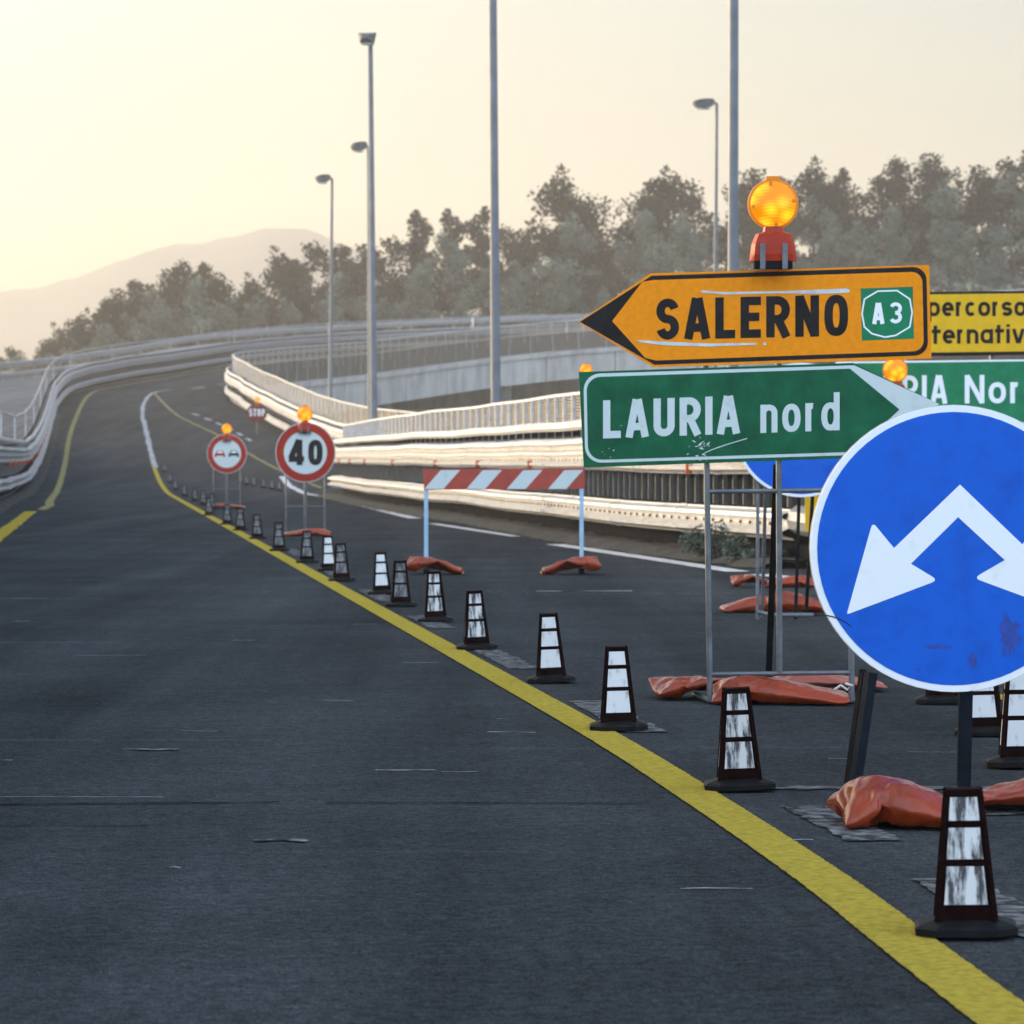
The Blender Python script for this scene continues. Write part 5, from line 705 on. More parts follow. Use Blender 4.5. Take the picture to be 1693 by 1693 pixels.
    [-1712,-1097,115,-1613,-1083,134,-1635,-966,196,-1724,-976,106,-1635,-845,173,-1734,-855,101,-1637,-723,162,-1744,-733,104,-1652,-604,192,-1752,-611,105,-1662,-482,203,-1760,-489,101,-1661,-361,184,-1768,-368,107,-1648,-246,144,-1766,-248,138,-1653,-124,140,-1769,-127,152,-1660,-9,182,-1782,-6,138,-1665,111,207,-1788,117,133,-1670,233,217,-1792,237,153,-1665,354,209,-1788,355,191,-1670,476,223,-1788,473,221,-1675,596,244,-1793,594,241,-1683,711,285,-1800,715,256,-1690,830,313,-1803,835,276,-1698,948,346,-1806,955,298,-1702,1075,335,-1808,1074,329,-1508,-1071,151,-1532,-960,226,-1532,-840,202,-1541,-718,209,-1547,-594,207,-1562,-477,241,-1565,-355,232,-1551,-242,187,-1548,-123,158,-1553,-4,187,-1559,118,200,-1563,239,216,-1569,355,255,-1566,477,247,-1576,594,283,-1577,716,293,-1585,831,333,-1591,953,340,-1595,1077,344,-1403,-1057,166,-1429,-955,252,-1429,-834,230,-1437,-712,233,-1444,-589,235,-1459,-472,267,-1467,-350,273,-1463,-230,247,-1449,-118,198,-1446,4,183,-1456,118,227,-1457,240,233,-1465,353,280,-1470,474,294,-1469,596,287,-1474,715,320,-1479,837,321,-1484,957,347,-1488,1080,348,-1298,-1043,179,-1325,-950,275,-1339,-829,286,-1353,-708,300,-1360,-586,301,-1352,-466,279,-1364,-346,302,-1365,-225,288,-1348,-115,233,-1342,4,205,-1351,119,246,-1356,239,267,-1359,362,274,-1366,475,321,-1363,596,302,-1367,719,312,-1372,841,323,-1377,960,353,-1381,1083,344,-1193,-1030,192,-1219,-939,290,-1234,-819,306,-1251,-700,331,-1253,-580,305,-1260,-462,335,-1258,-341,317,-1266,-219,328,-1249,-111,272,-1240,6,237,-1247,128,223,-1252,248,245,-1255,358,299,-1260,474,338,-1265,596,345,-1266,719,347,-1266,842,337,-1271,962,361,-1274,1088,337,-1088,-1017,208,-1117,-910,285,-1141,-814,358,-1149,-692,360,-1154,-570,345,-1156,-453,311,-1157,-338,354,-1164,-216,362,-1154,-101,321,-1159,20,306,-1143,127,250,-1147,249,265,-1151,370,279,-1153,478,339,-1158,599,353,-1160,721,335,-1161,842,356,-1164,964,364,-1169,1090,314,-985,-1002,233,-1016,-911,321,-1047,-793,310,-1042,-686,368,-1048,-564,355,-1049,-451,307,-1056,-330,317,-1059,-209,345,-1063,-90,376,-1060,29,349,-1052,143,305,-1041,255,252,-1044,376,271,-1046,485,328,-1051,603,359,-1053,723,334,-1054,844,356,-1057,966,366,-1063,1093,295,-883,-985,259,-913,-883,328,-947,-777,276,-936,-682,352,-941,-560,360,-942,-446,315,-950,-324,306,-953,-210,359,-956,-89,389,-956,33,378,-952,150,342,-937,255,275,-937,378,273,-944,497,297,-943,605,355,-946,725,333,-947,846,355,-950,969,366,-957,1093,278,-783,-969,279,-861,-882,236,-847,-761,243,-832,-677,330,-838,-555,332,-841,-433,346,-843,-319,301,-846,-208,361,-850,-88,400,-850,34,391,-850,155,373,-833,255,302,-834,378,304,-837,500,291,-836,606,350,-839,727,332,-841,848,350,-843,972,362,-850,1095,274,-738,-957,181,-760,-881,284,-741,-772,235,-737,-661,285,-731,-554,344,-734,-431,346,-736,-316,304,-741,-199,347,-743,-87,400,-745,32,369,-746,153,350,-742,275,354,-729,378,288,-731,501,286,-730,608,346,-732,730,335,-735,852,337,-737,974,355,-743,1095,276,-665,-1003,241,-664,-889,318,-637,-785,258,-631,-671,301,-624,-553,333,-628,-431,322,-629,-309,319,-642,-207,387,-637,-85,400,-637,34,369,-639,152,339,-636,271,369,-630,387,329,-624,504,290,-626,621,324,-630,735,369,-628,854,341,-630,977,345,-636,1096,280,-560,-1021,256,-560,-901,344,-536,-792,293,-526,-670,283,-522,-549,301,-521,-428,318,-523,-308,341,-537,-207,409,-532,-88,380,-537,26,330,-533,146,349,-530,267,373,-524,386,343,-518,502,304,-521,617,347,-523,735,380,-522,856,359,-525,974,326,-529,1097,279,-454,-1034,258,-457,-914,368,-443,-793,347,-425,-676,319,-430,-558,356,-431,-438,377,-433,-318,399,-430,-196,414,-433,-97,339,-430,28,339,-430,148,318,-423,261,369,-418,382,351,-412,500,318,-414,617,355,-416,737,380,-419,850,330,-421,970,302,-423,1096,272,-348,-1041,266,-352,-923,386,-338,-803,364,-325,-681,358,-325,-559,375,-330,-442,412,-328,-320,420,-324,-198,408,-326,-98,332,-326,25,314,-325,147,300,-316,255,360,-311,377,342,-306,499,332,-308,620,346,-309,739,376,-313,851,323,-315,973,305,-317,1096,265,-242,-1047,280,-245,-933,393,-240,-811,406,-234,-689,413,-232,-566,427,-225,-444,432,-221,-322,425,-217,-202,396,-219,-98,328,-219,25,321,-218,144,290,-210,252,349,-207,374,368,-206,497,370,-205,619,373,-202,741,371,-206,851,316,-209,972,290,-210,1097,255,-136,-1052,298,-138,-935,385,-134,-813,386,-127,-694,416,-127,-571,405,-118,-450,420,-122,-332,385,-121,-214,350,-118,-92,361,-112,24,321,-116,146,322,-114,267,305,-101,373,370,-99,495,371,-99,617,359,-96,739,364,-100,857,328,-102,970,282,-104,1097,249,-31,-1057,317,-31,-934,372,-28,-815,400,-25,-694,383,-20,-573,408,-18,-453,382,-14,-330,389,-14,-216,344,-11,-96,367,-9,26,353,-10,147,330,-8,263,292,5,372,350,2,494,337,8,614,359,5,732,327,6,854,317,4,975,294,3,1097,246,74,-1060,338,76,-934,360,79,-819,400,82,-698,378,87,-577,400,89,-456,382,93,-333,380,93,-217,339,96,-97,365,97,23,344,97,146,334,99,258,284,107,376,320,109,496,346,108,616,322,111,737,337,109,851,290,110,973,290,109,1096,245,178,-1064,357,180,-942,384,184,-820,382,188,-698,394,190,-577,372,196,-456,393,198,-338,360,199,-219,334,202,-99,362,204,24,355,204,146,338,206,260,290,206,382,279,215,494,329,215,615,311,218,736,329,216,850,283,217,972,283,216,1095,242,284,-1069,372,286,-945,397,291,-823,389,292,-702,372,297,-580,379,299,-458,366,303,-336,377,306,-221,336,309,-100,355,309,21,335,311,144,338,312,261,299,312,379,266,320,491,314,321,613,301,324,734,321,323,849,276,324,972,276,322,1093,232,389,-1069,353,394,-947,400,397,-827,373,397,-706,354,400,-583,349,405,-460,351,410,-340,374,413,-224,335,411,-102,325,416,20,336,417,142,326,418,264,316,418,373,261,426,490,299,427,612,292,431,733,313,430,849,270,430,971,268,428,1092,222,494,-1069,335,503,-947,407,504,-826,387,504,-705,365,506,-586,337,511,-465,360,516,-343,366,519,-222,349,517,-105,311,519,17,309,522,139,307,525,262,313,525,369,254,529,490,271,534,609,295,537,731,306,536,848,265,537,970,262,534,1091,212,600,-1069,320,610,-948,409,612,-827,390,610,-711,348,612,-589,332,618,-469,356,618,-349,334,619,-228,313,624,-106,305,626,16,319,629,137,304,631,259,310,632,366,250,636,486,275,638,608,270,643,728,295,642,852,283,642,968,244,641,1092,201,706,-1070,309,718,-949,408,718,-829,381,716,-713,340,719,-590,344,721,-469,329,725,-347,342,726,-228,314,728,-107,330,732,13,304,736,135,308,738,257,307,738,361,241,741,482,256,744,603,272,745,726,263,748,849,276,749,965,238,747,1091,198,812,-1071,300,824,-951,401,824,-833,367,823,-715,331,826,-593,341,828,-472,322,831,-350,334,833,-229,314,835,-109,335,837,13,324,842,132,295,845,254,303,845,359,239,848,479,260,849,601,249,852,724,253,855,847,265,855,968,246,854,1089,193,918,-1072,290,930,-954,385,929,-836,347,929,-717,322,933,-595,338,934,-475,316,935,-353,306,939,-233,330,942,-110,333,941,8,301,948,130,302,952,252,300,952,357,236,955,478,255,956,600,250,959,722,258,962,845,262,962,966,241,960,1088,186,1024,-1074,277,1035,-958,362,1033,-842,319,1036,-720,320,1039,-598,335,1041,-475,329,1041,-356,302,1046,-235,319,1049,-113,321,1046,3,280,1049,125,268,1058,245,288,1058,354,231,1059,477,230,1063,598,248,1065,720,254,1068,843,250,1069,965,232,1067,1086,176,1129,-1076,261,1141,-962,338,1139,-845,302,1142,-722,313,1145,-599,323,1145,-478,307,1148,-355,307,1147,-235,285,1154,-115,305,1149,-3,253,1156,118,265,1164,240,277,1165,354,233,1164,475,210,1168,597,224,1171,718,240,1172,840,225,1175,962,219,1173,1084,164,1234,-1078,245,1246,-966,318,1245,-847,288,1249,-725,308,1249,-602,298,1252,-480,305,1252,-360,282,1253,-238,270,1260,-117,286,1254,-7,231,1262,114,248,1265,236,241,1271,358,246,1270,473,201,1273,595,210,1277,716,229,1278,837,211,1281,960,206,1278,1082,153,1340,-1081,234,1352,-969,299,1351,-849,275,1356,-728,294,1356,-604,297,1358,-482,295,1359,-361,275,1359,-239,286,1366,-119,269,1360,-9,213,1361,113,207,1372,232,235,1377,354,229,1377,471,192,1380,592,215,1384,714,224,1385,835,201,1387,957,195,1386,1078,147,1447,-1084,224,1457,-972,285,1458,-851,265,1460,-729,269,1463,-606,285,1464,-484,277,1465,-361,274,1466,-240,288,1467,-129,236,1466,-11,202,1464,109,179,1477,226,213,1482,349,209,1483,469,185,1487,588,216,1491,712,214,1491,832,192,1494,955,190,1492,1076,144,1553,-1087,213,1564,-974,276,1565,-852,264,1566,-730,266,1569,-606,271,1570,-485,291,1571,-362,291,1572,-240,289,1573,-127,243,1572,-7,216,1570,103,162,1582,221,192,1584,342,178,1589,463,198,1589,585,185,1594,709,186,1598,830,201,1601,952,187,1598,1073,134,1658,-1090,198,1671,-976,269,1672,-853,273,1674,-730,274,1674,-608,288,1677,-486,295,1677,-364,282,1678,-242,276,1679,-119,261,1679,-7,213,1675,97,148,1686,216,171,1691,338,178,1691,460,165,1695,582,172,1700,704,188,1705,827,194,1708,949,185,1704,1070,117,1763,-1092,176,1769,-971,193,1778,-854,224,1775,-733,210,1770,-611,175,1770,-490,171,1777,-368,202,1786,-249,238,1791,-128,233,1792,-20,166,1793,91,113,1794,212,115,1797,334,123,1797,456,111,1799,578,105,1802,700,107,1804,822,103,1806,944,95,1808,1066,94,-1615,-968,56,-1626,-847,47,-1636,-725,30,-1644,-603,31,-1653,-481,42,-1662,-359,35,-1671,-236,23,-1677,-115,35,-1683,6,58,-1688,127,84,-1695,249,99,-1698,370,116,-1699,493,129,-1699,613,151,-1700,730,187,-1700,849,217,-1699,971,234,-1509,-958,66,-1520,-836,55,-1529,-718,22,-1537,-596,33,-1548,-475,22,-1556,-353,15,-1565,-232,36,-1571,-110,42,-1577,11,66,-1582,133,85,-1588,256,93,-1593,369,140,-1592,492,132,-1593,609,168,-1593,731,184,-1593,848,219,-1592,972,229,-1404,-947,76,-1413,-826,56,-1423,-711,16,-1432,-589,14,-1441,-467,26,-1450,-345,25,-1460,-223,21,-1464,-105,53,-1471,17,51,-1477,140,65,-1481,260,93,-1487,368,150,-1486,492,136,-1487,608,177,-1486,730,186,-1486,848,221,-1486,972,228,-1298,-937,87,-1307,-820,49,-1316,-702,17,-1326,-580,23,-1335,-459,11,-1346,-337,3,-1354,-220,37,-1357,-98,45,-1368,19,77,-1370,142,69,-1378,254,119,-1380,370,158,-1378,493,138,-1380,606,184,-1380,730,189,-1380,847,225,-1381,970,238,-1193,-924,100,-1204,-805,72,-1210,-694,22,-1219,-571,20,-1229,-450,12,-1240,-328,12,-1250,-218,65,-1261,-100,93,-1261,21,71,-1268,140,99,-1272,263,105,-1272,372,161,-1271,495,139,-1273,604,192,-1273,728,194,-1274,847,228,-1274,968,248,-1088,-910,116,-1099,-792,86,-1106,-678,43,-1114,-564,0,-1123,-442,3,-1141,-331,52,-1144,-210,69,-1157,-96,112,-1156,22,84,-1161,144,92,-1165,266,102,-1165,373,162,-1164,496,143,-1171,616,164,-1170,726,221,-1166,848,220,-1167,970,239,-983,-897,133,-992,-787,80,-1001,-678,24,-1014,-557,38,-1019,-436,28,-1035,-318,55,-1048,-214,117,-1052,-93,134,-1051,26,104,-1064,143,136,-1058,262,111,-1058,373,165,-1061,496,174,-1064,618,157,-1063,727,216,-1062,846,244,-1060,968,248,-882,-875,160,-896,-760,119,-895,-669,38,-908,-547,51,-946,-444,105,-932,-325,83,-944,-204,96,-945,-90,142,-946,31,127,-962,145,169,-952,258,123,-951,378,157,-962,498,132,-957,619,150,-956,729,208,-956,849,232,-955,966,269,-791,-847,199,-795,-737,145,-795,-651,63,-830,-553,123,-840,-432,103,-856,-324,158,-839,-210,117,-840,-89,130,-855,21,181,-857,143,186,-852,264,161,-855,378,112,-858,501,117,-851,614,159,-850,733,191,-850,851,223,-850,971,252,-682,-833,213,-703,-776,107,-732,-664,146,-727,-550,102,-754,-449,164,-752,-330,137,-755,-217,182,-746,-95,180,-752,24,150,-750,141,183,-750,253,132,-749,378,127,-750,501,115,-748,622,129,-747,740,163,-746,858,197,-745,977,230,-620,-904,164,-628,-784,183,-632,-682,116,-652,-576,173,-647,-456,151,-646,-334,154,-647,-215,182,-649,-102,135,-645,19,159,-643,140,180,-643,255,139,-642,378,118,-643,500,111,-643,617,147,-641,737,173,-639,857,199,-638,977,224,-531,-901,223,-533,-809,143,-534,-687,159,-550,-575,204,-542,-458,168,-546,-339,195,-542,-221,162,-541,-101,140,-543,21,126,-537,136,170,-538,259,159,-535,378,133,-535,499,113,-537,620,131,-537,742,146,-536,862,172,-532,977,214,-439,-936,181,-442,-815,201,-445,-694,218,-448,-573,235,-437,-459,190,-439,-336,191,-442,-214,201,-439,-96,172,-436,16,123,-430,135,156,-431,259,170,-430,381,159,-428,499,128,-431,619,151,-430,741,155,-431,864,154,-428,983,187,-334,-936,202,-340,-817,230,-340,-695,239,-344,-574,258,-336,-456,224,-342,-335,235,-336,-220,193,-333,-101,164,-333,20,153,-330,138,117,-325,257,159,-324,379,164,-321,499,141,-324,620,161,-324,741,144,-325,865,142,-322,985,169,-229,-936,223,-236,-819,256,-238,-697,269,-239,-574,280,-233,-454,253,-237,-332,257,-230,-219,209,-229,-99,191,-227,17,149,-223,134,114,-219,254,147,-217,377,166,-219,499,173,-217,621,165,-217,743,150,-218,865,134,-216,986,159,-124,-936,243,-131,-819,276,-131,-695,278,-132,-573,287,-134,-451,293,-132,-329,279,-127,-214,239,-121,-101,192,-122,20,170,-117,132,120,-116,255,114,-116,379,128,-113,498,157,-115,618,132,-115,740,118,-112,862,144,-109,984,156,-19,-936,263,-26,-818,295,-29,-696,312,-29,-573,316,-27,-453,294,-26,-331,289,-21,-214,251,-15,-99,208,-16,22,186,-10,132,130,-9,253,113,-9,374,139,-6,498,145,-8,619,135,-8,740,110,-5,861,135,-2,981,157,86,-935,281,81,-813,290,76,-696,328,77,-573,327,79,-454,301,81,-331,301,84,-213,268,87,-94,240,91,15,183,95,134,145,99,252,114,98,374,130,95,496,109,98,618,119,99,740,107,101,856,148,105,978,163,191,-933,303,182,-813,326,176,-696,289,183,-578,320,186,-455,311,188,-332,305,191,-214,271,194,-95,244,197,15,190,202,134,157,199,257,151,203,371,108,203,495,114,203,616,98,206,739,104,206,859,128,210,969,184,287,-926,349,289,-805,328,282,-698,276,290,-580,310,292,-457,301,295,-334,311,296,-215,282,300,-101,238,299,20,222,304,138,187,304,249,136,310,371,120,308,494,133,310,613,105,310,733,130,313,856,133,315,975,169,384,-935,307,393,-813,309,388,-700,260,396,-583,293,399,-459,298,402,-337,305,403,-219,271,405,-96,260,403,10,201,408,127,164,409,248,160,410,371,156,412,486,114,415,608,120,416,731,123,419,851,146,422,973,162,489,-943,284,491,-822,266,494,-702,243,501,-583,274,502,-460,272,508,-341,298,508,-218,287,509,-105,240,509,14,216,513,132,181,515,247,139,518,368,153,519,484,113,522,607,114,523,727,132,524,850,131,528,971,151,595,-947,272,599,-825,268,601,-706,238,605,-584,248,609,-465,276,606,-344,256,614,-223,272,616,-104,245,616,16,217,617,121,155,622,243,147,618,361,115,624,482,134,627,604,127,627,726,109,630,849,118,634,969,136,701,-951,256,706,-829,263,708,-709,238,711,-589,261,708,-469,233,713,-346,243,715,-224,238,722,-102,257,723,16,219,724,128,168,723,237,114,725,358,106,730,480,122,730,600,98,734,723,111,738,846,113,742,969,121,805,-955,234,812,-834,251,814,-711,256,817,-588,250,812,-470,209,820,-348,227,820,-226,219,828,-105,248,830,15,215,829,119,151,830,237,119,831,356,91,836,477,111,836,597,86,840,721,100,842,844,86,846,966,94,910,-958,212,912,-834,213,920,-715,239,922,-591,226,917,-472,188,923,-351,204,925,-228,200,935,-110,236,937,11,209,936,121,156,936,235,109,937,353,79,942,474,98,943,595,76,947,719,90,947,841,71,952,963,80,1015,-961,191,1017,-837,194,1025,-718,221,1023,-596,192,1024,-473,181,1027,-358,223,1032,-237,203,1040,-116,220,1040,2,181,1043,121,154,1043,236,112,1043,350,68,1048,472,86,1049,593,68,1053,716,80,1054,839,61,1058,960,80,1121,-963,175,1124,-840,180,1130,-719,197,1129,-597,176,1131,-475,178,1135,-361,226,1139,-243,196,1146,-121,205,1146,-5,165,1147,112,128,1148,229,92,1150,346,58,1154,469,74,1156,591,74,1158,714,64,1161,837,60,1165,957,86,1227,-965,165,1230,-842,168,1233,-720,166,1235,-599,190,1238,-477,176,1242,-365,228,1245,-249,188,1244,-129,163,1253,-7,161,1254,112,131,1255,227,91,1256,344,53,1259,467,53,1262,590,60,1264,712,78,1268,834,62,1272,950,100,1334,-966,156,1336,-845,164,1339,-722,166,1341,-600,177,1346,-478,186,1350,-365,236,1350,-244,213,1349,-137,149,1353,-17,123,1360,105,114,1360,219,69,1362,341,65,1366,464,53,1369,586,66,1371,708,82,1375,830,69,1377,942,118,1441,-964,152,1439,-848,189,1444,-726,188,1448,-603,190,1453,-480,185,1457,-366,232,1457,-244,215,1456,-142,140,1458,-25,102,1463,97,88,1464,219,95,1469,338,66,1472,461,55,1475,583,77,1478,705,74,1482,828,71,1483,947,100,1547,-962,149,1546,-850,200,1550,-730,180,1553,-608,173,1558,-490,200,1563,-368,217,1564,-245,216,1556,-127,176,1565,-27,102,1566,94,116,1570,216,103,1574,338,89,1579,458,61,1581,579,82,1584,702,83,1588,824,88,1588,946,84,1653,-960,156,1652,-852,209,1657,-732,185,1659,-613,162,1660,-490,165,1663,-368,175,1668,-246,190,1661,-124,196,1671,-31,114,1668,87,83,1673,210,75,1679,333,72,1685,456,72,1688,578,74,1689,700,62,1690,822,58,1693,945,62],
)
def bag_verts(k):
    q = BAG_SHAPES[k]
    return [(q[i]/5e3, q[i+1]/5e3, q[i+2]/5e3) for i in range(0, len(q), 3)]
def bag_faces():
    idx = {}; fs = []
    def vid(i, j, t):
        if i in (0, 34) or j in (0, 18): t = 0
        return idx.setdefault((i, j, t), len(idx))
    for t in (1, 2):
        for i in range(34):
            for j in range(18):
                q = [vid(i, j, t), vid(i+1, j, t), vid(i+1, j+1, t), vid(i, j+1, t)]; fs.append(q if t == 1 else q[::-1])
    return fs
BV, BF = [bag_verts(k) for k in range(3)], bag_faces()
def bag_mesh(L_, W_, H_, k, mx=1, my=1):
    v = BV[k]; lo = [min(p[a] for p in v) for a in range(3)]; hi = [max(p[a] for p in v) for a in range(3)]
    sc = [d/(hi[a]-lo[a]) for a, d in enumerate((L_, W_, H_))]; mb = MB()
    mb.add([((p[0]-(lo[0]+hi[0])/2)*sc[0]*mx, (p[1]-(lo[1]+hi[1])/2)*sc[1]*my, (p[2]-lo[2])*sc[2]) for p in v], BF)
    return mb
nb = [0]
def bag(px, py_base, len_px, h_px, label, W_=.34, yaw=0.0, roll=0.0, m=None, lift=0.0, k=None, mx=1, my=1, dY=0.0, tie=False, grp='orange sand bags weighing down the sign stands'):
    Y = F*CH/(py_base-HY); s_ = F/Y
    L_ = len_px/s_; H_ = h_px/s_; nb[0] += 1
    k = nb[0] % 3 if k is None else k
    loc = Vector((P(px, py_base, Y).x, Y+W_*.5+dY, lift+.004))
    o = bag_mesh(L_, W_, H_, k, mx, my).build('sand_bag', m or M_bag, None, True)
    sd = o.modifiers.new('smooth', 'SUBSURF'); sd.levels = sd.render_levels = 2
    o.location = loc; o.rotation_euler = (0, roll, yaw)
    tag(o, label, 'sand bag', grp)
    if tie:
        mb = MB(); mb.tube([(-.03, 0, 0), (0, .01, .02), (.03, 0, .0), (.05, -.01, .02), (.02, -.02, .03)], .007, 6)
        t_ = mb.build('tie', M_tie, None, True); t_.parent = o; t_.location = (L_*.42, -W_*.36, H_*.52)
    return o

# ------------------------------------------------------------------ the big direction sign stand
Y0 = 16.4; base = P(1290, 1165, Y0)
ds = thing('direction_sign_stand', (base.x, Y0, 0), 'tubular stand with an orange SALERNO arrow board above a green LAURIA nord arrow board', 'road sign')
def rrect(x0, y0, x1, y1, r, sl=0.0, n=6, corners=(1, 1, 1, 1)):     # rounded rectangle, sl: rise per unit run
    o = []
    for (cx, cy, a0), c in zip(((x1-r, y0+r, 90), (x0+r, y0+r, 180), (x0+r, y1-r, 270), (x1-r, y1-r, 360)), corners):
        if c: o += [(cx+r*math.cos(R(a0-90+90*i/n+0)), cy-r*math.sin(R(a0-90+90*i/n))) for i in range(n+1)]
        else:
            o.append(((x1, y0), (x0, y0), (x0, y1), (x1, y1))[(a0//90)-1])
    return [(x, y-(x-x0)*sl) for x, y in o]
mb = MB(); mb.slab([(957, 532), (1075, 452), (1536, 438), (1540, 593), (1080, 607)], Y0, 0, .012); op = mb.build('orange_arrow_panel', M_orange, ds)
mb = MB(); mb.slab([(957, 532), (1075, 452), (1536, 438), (1540, 593), (1080, 607)], Y0, -.0125, .004); mb.build('panel_back', M_alu, op)
sl = .0305
def slant(pts, x0, k): return [(x, y-(x-x0)*k) for x, y in pts]
blk = [(959, 532), (1077, 456)]+[(1510+22*math.sin(R(a)), 465-1.5-22*math.cos(R(a))) for a in range(0, 91, 15)]+[(1512+22*math.cos(R(a)), 566+22*math.sin(R(a))) for a in range(0, 91, 15)]+[(1082, 603)]
mb = MB(); mb.slab(blk, Y0, .0012, .0010); mb.build('border', M_signblk, op)
fld = [(1012, 531), (1062, 466), (1080, 463)]+[(1507+18*math.sin(R(a)), 467.5-18*math.cos(R(a))) for a in range(0, 91, 15)]+[(1509+18*math.cos(R(a)), 563+18*math.sin(R(a))) for a in range(0, 91, 15)]+[(1085, 596), (1067, 592)]
mb = MB(); mb.slab(fld, Y0, .0024, .0010); mb.build('field', M_orange, op)
mb = MB(); text(mb, 'SALERNO', 1085, 562, 68, 317, Y0, .0038, .022, t=.205, gap=.13); mb.build('lettering', M_signblk, op)
mb = MB(); mb.slab([(1423, 477), (1509, 474), (1511, 560), (1425, 563)], Y0, .0034, .0008); sh = mb.build('road_number_shield', M_green2, op)
oc = [(1467+a, 518.5+b) for a, b in ((-16, -37), (16, -38), (37, -24), (41, -2), (37, 22), (14, 36), (-4, 39), (-26, 33), (-38, 22), (-42, 0), (-38, -24))]
mb = MB()
rb = ribbon([(x, y) for x, y in oc], 2.6, True); k_ = len(rb)
mb.add([P(q.x, q.y, Y0)-Vector((0, .0046, 0)) for pr_ in rb for q in pr_], [(2*i, 2*i+1, 2*((i+1) % k_)+1, 2*((i+1) % k_)) for i in range(k_)])
text(mb, 'A', 1442, 536, 35, 20, Y0, .005, .02, t=.2); text(mb, '3', 1470, 535, 35, 21, Y0, .005, .02, t=.17); mb.build('shield_lettering', M_signwhi, op)
mb = MB(); mb.slab([(1158, 480), (1200, 483), (1300, 481), (1400, 477), (1405, 480), (1404, 484), (1350, 486), (1290, 485), (1200, 487), (1160, 484)], Y0, .0042, .0005)
mb.slab([(1050, 562), (1100, 565), (1170, 568), (1250, 567), (1252, 570), (1170, 573), (1100, 571), (1060, 566)], Y0, .0042, .0005); mb.slab([(1261, 567), (1266, 566), (1268, 570), (1262, 571)], Y0, .0042, .0005); mb.build('tape_remains', M_scuff, op)
# green board
mb = MB(); gp = [(957, 615), (1410, 600), (1553, 668), (1418, 757), (965, 773)]; mb.slab(gp, Y0, .002, .012); gr = mb.build('green_arrow_panel', M_green, ds)
mb = MB(); mb.slab(gp, Y0, -.0105, .004); mb.build('panel_back', M_alu, gr)
bo = [(1553, 668), (1412, 604)]+[(992-27*math.sin(R(a)), 646-1.5-27*math.cos(R(a))) for a in range(0, 91, 15)]+[(994-27*math.cos(R(a)), 738+27*math.sin(R(a))) for a in range(0, 91, 15)]+[(1420, 752)]
mb = MB(); mb.slab(bo, Y0, .0032, .0010); mb.build('border', M_signdim, gr)
fi = [(1487, 677), (1405, 609.5)]+[(993-23*math.sin(R(a)), 646-23*math.cos(R(a))) for a in range(0, 91, 15)]+[(995-23*math.cos(R(a)), 737+23*math.sin(R(a))) for a in range(0, 91, 15)]+[(1413, 747)]
mb = MB(); mb.slab(fi, Y0, .0044, .0010); mb.build('field', M_green, gr)
mb = MB(); text(mb, 'LAURIA', 997, 725, 63, 226, Y0, .006, .036, t=.19, gap=.13); mb.build('lettering', M_signdim, gr)
mb = MB(); text(mb, 'nord', 1257, 716, 63, 131, Y0, .006, .036, t=.155, gap=.125); mb.build('lettering', M_signdim, gr)
rs = random.Random(5); mb = MB()
for cx_, cy_, n_, sp in ((1158, 737, 16, 13), (1004, 748, 5, 7), (1150, 757, 8, 12), (1035, 710, 3, 10)):
    for i in range(n_):
        x, y = cx_+rs.gauss(0, sp*.7), cy_+rs.gauss(0, sp*.5); r_ = rs.uniform(.6, 2.4)
        mb.slab(rot([(x-r_*2, y), (x, y-r_*.6), (x+r_*2.2, y+.3), (x, y+r_*.7)], (x, y), rs.uniform(-1, .4)), Y0, .0056+i*.00002, .0003)
q = [(1160+75*t, 752-30*t**.8+(3*t)) for t in [i/8 for i in range(9)]]
mb.slab([(x, y-.8) for x, y in q]+[(x, y+.8) for x, y in reversed(q)], Y0, .0058, .0003); mb.build('scuff_marks', M_scuff, gr)
# tube frame
yb = Y0+.035
for px, y0, y1 in ((1168, 600, 1160), (1289, 598, 1113), (1408, 700, 1160)):
    mb = MB(); mb.tube([P(px-2 if px < 1400 else px, y0, yb), P(px+6 if px < 1200 else px, y1, yb)], .0135, 10); mb.build('upright', M_tube, ds, 'auto')
for y_, xa in ((812, 1171), (1114, 1174)):
    mb = MB(); mb.tube([P(xa, y_+1, yb), P(1408, y_-2, yb)], .0105, 8); mb.build('crossbar', M_tube, ds, 'auto')
for px in (1174, 1408):
    a = P(px, 1162, yb); a.z = .016
    mb = MB(); mb.tube([a+Vector((-.05, .42, 0)), a, a+Vector((.08, -.03, 0))], .014, 8); mb.build('foot', M_tube, ds, 'auto')
a = P(1284, 770, yb+.02)
mb = MB(); mb.bar(a, Vector((P(1275, 1128, yb+.55).x, yb+.75, .03)), .03, .02); mb.build('brace', M_black, ds)
bag(1166, 1160, 172, 40, 'long orange sand bag with a dark pointed end, left foot of the direction sign stand', .36, yaw=.1, k=2)
bag(1291, 1168, 246, 48, 'front creased orange sand bag lying across the base of the direction sign stand', .38, yaw=-.05, k=0, mx=-1, tie=True)
bag(1375, 1146, 190, 34, 'faded pink sand bag behind the creased one, right foot of the direction sign stand', .34, yaw=.1, k=1, m=M_bagd)

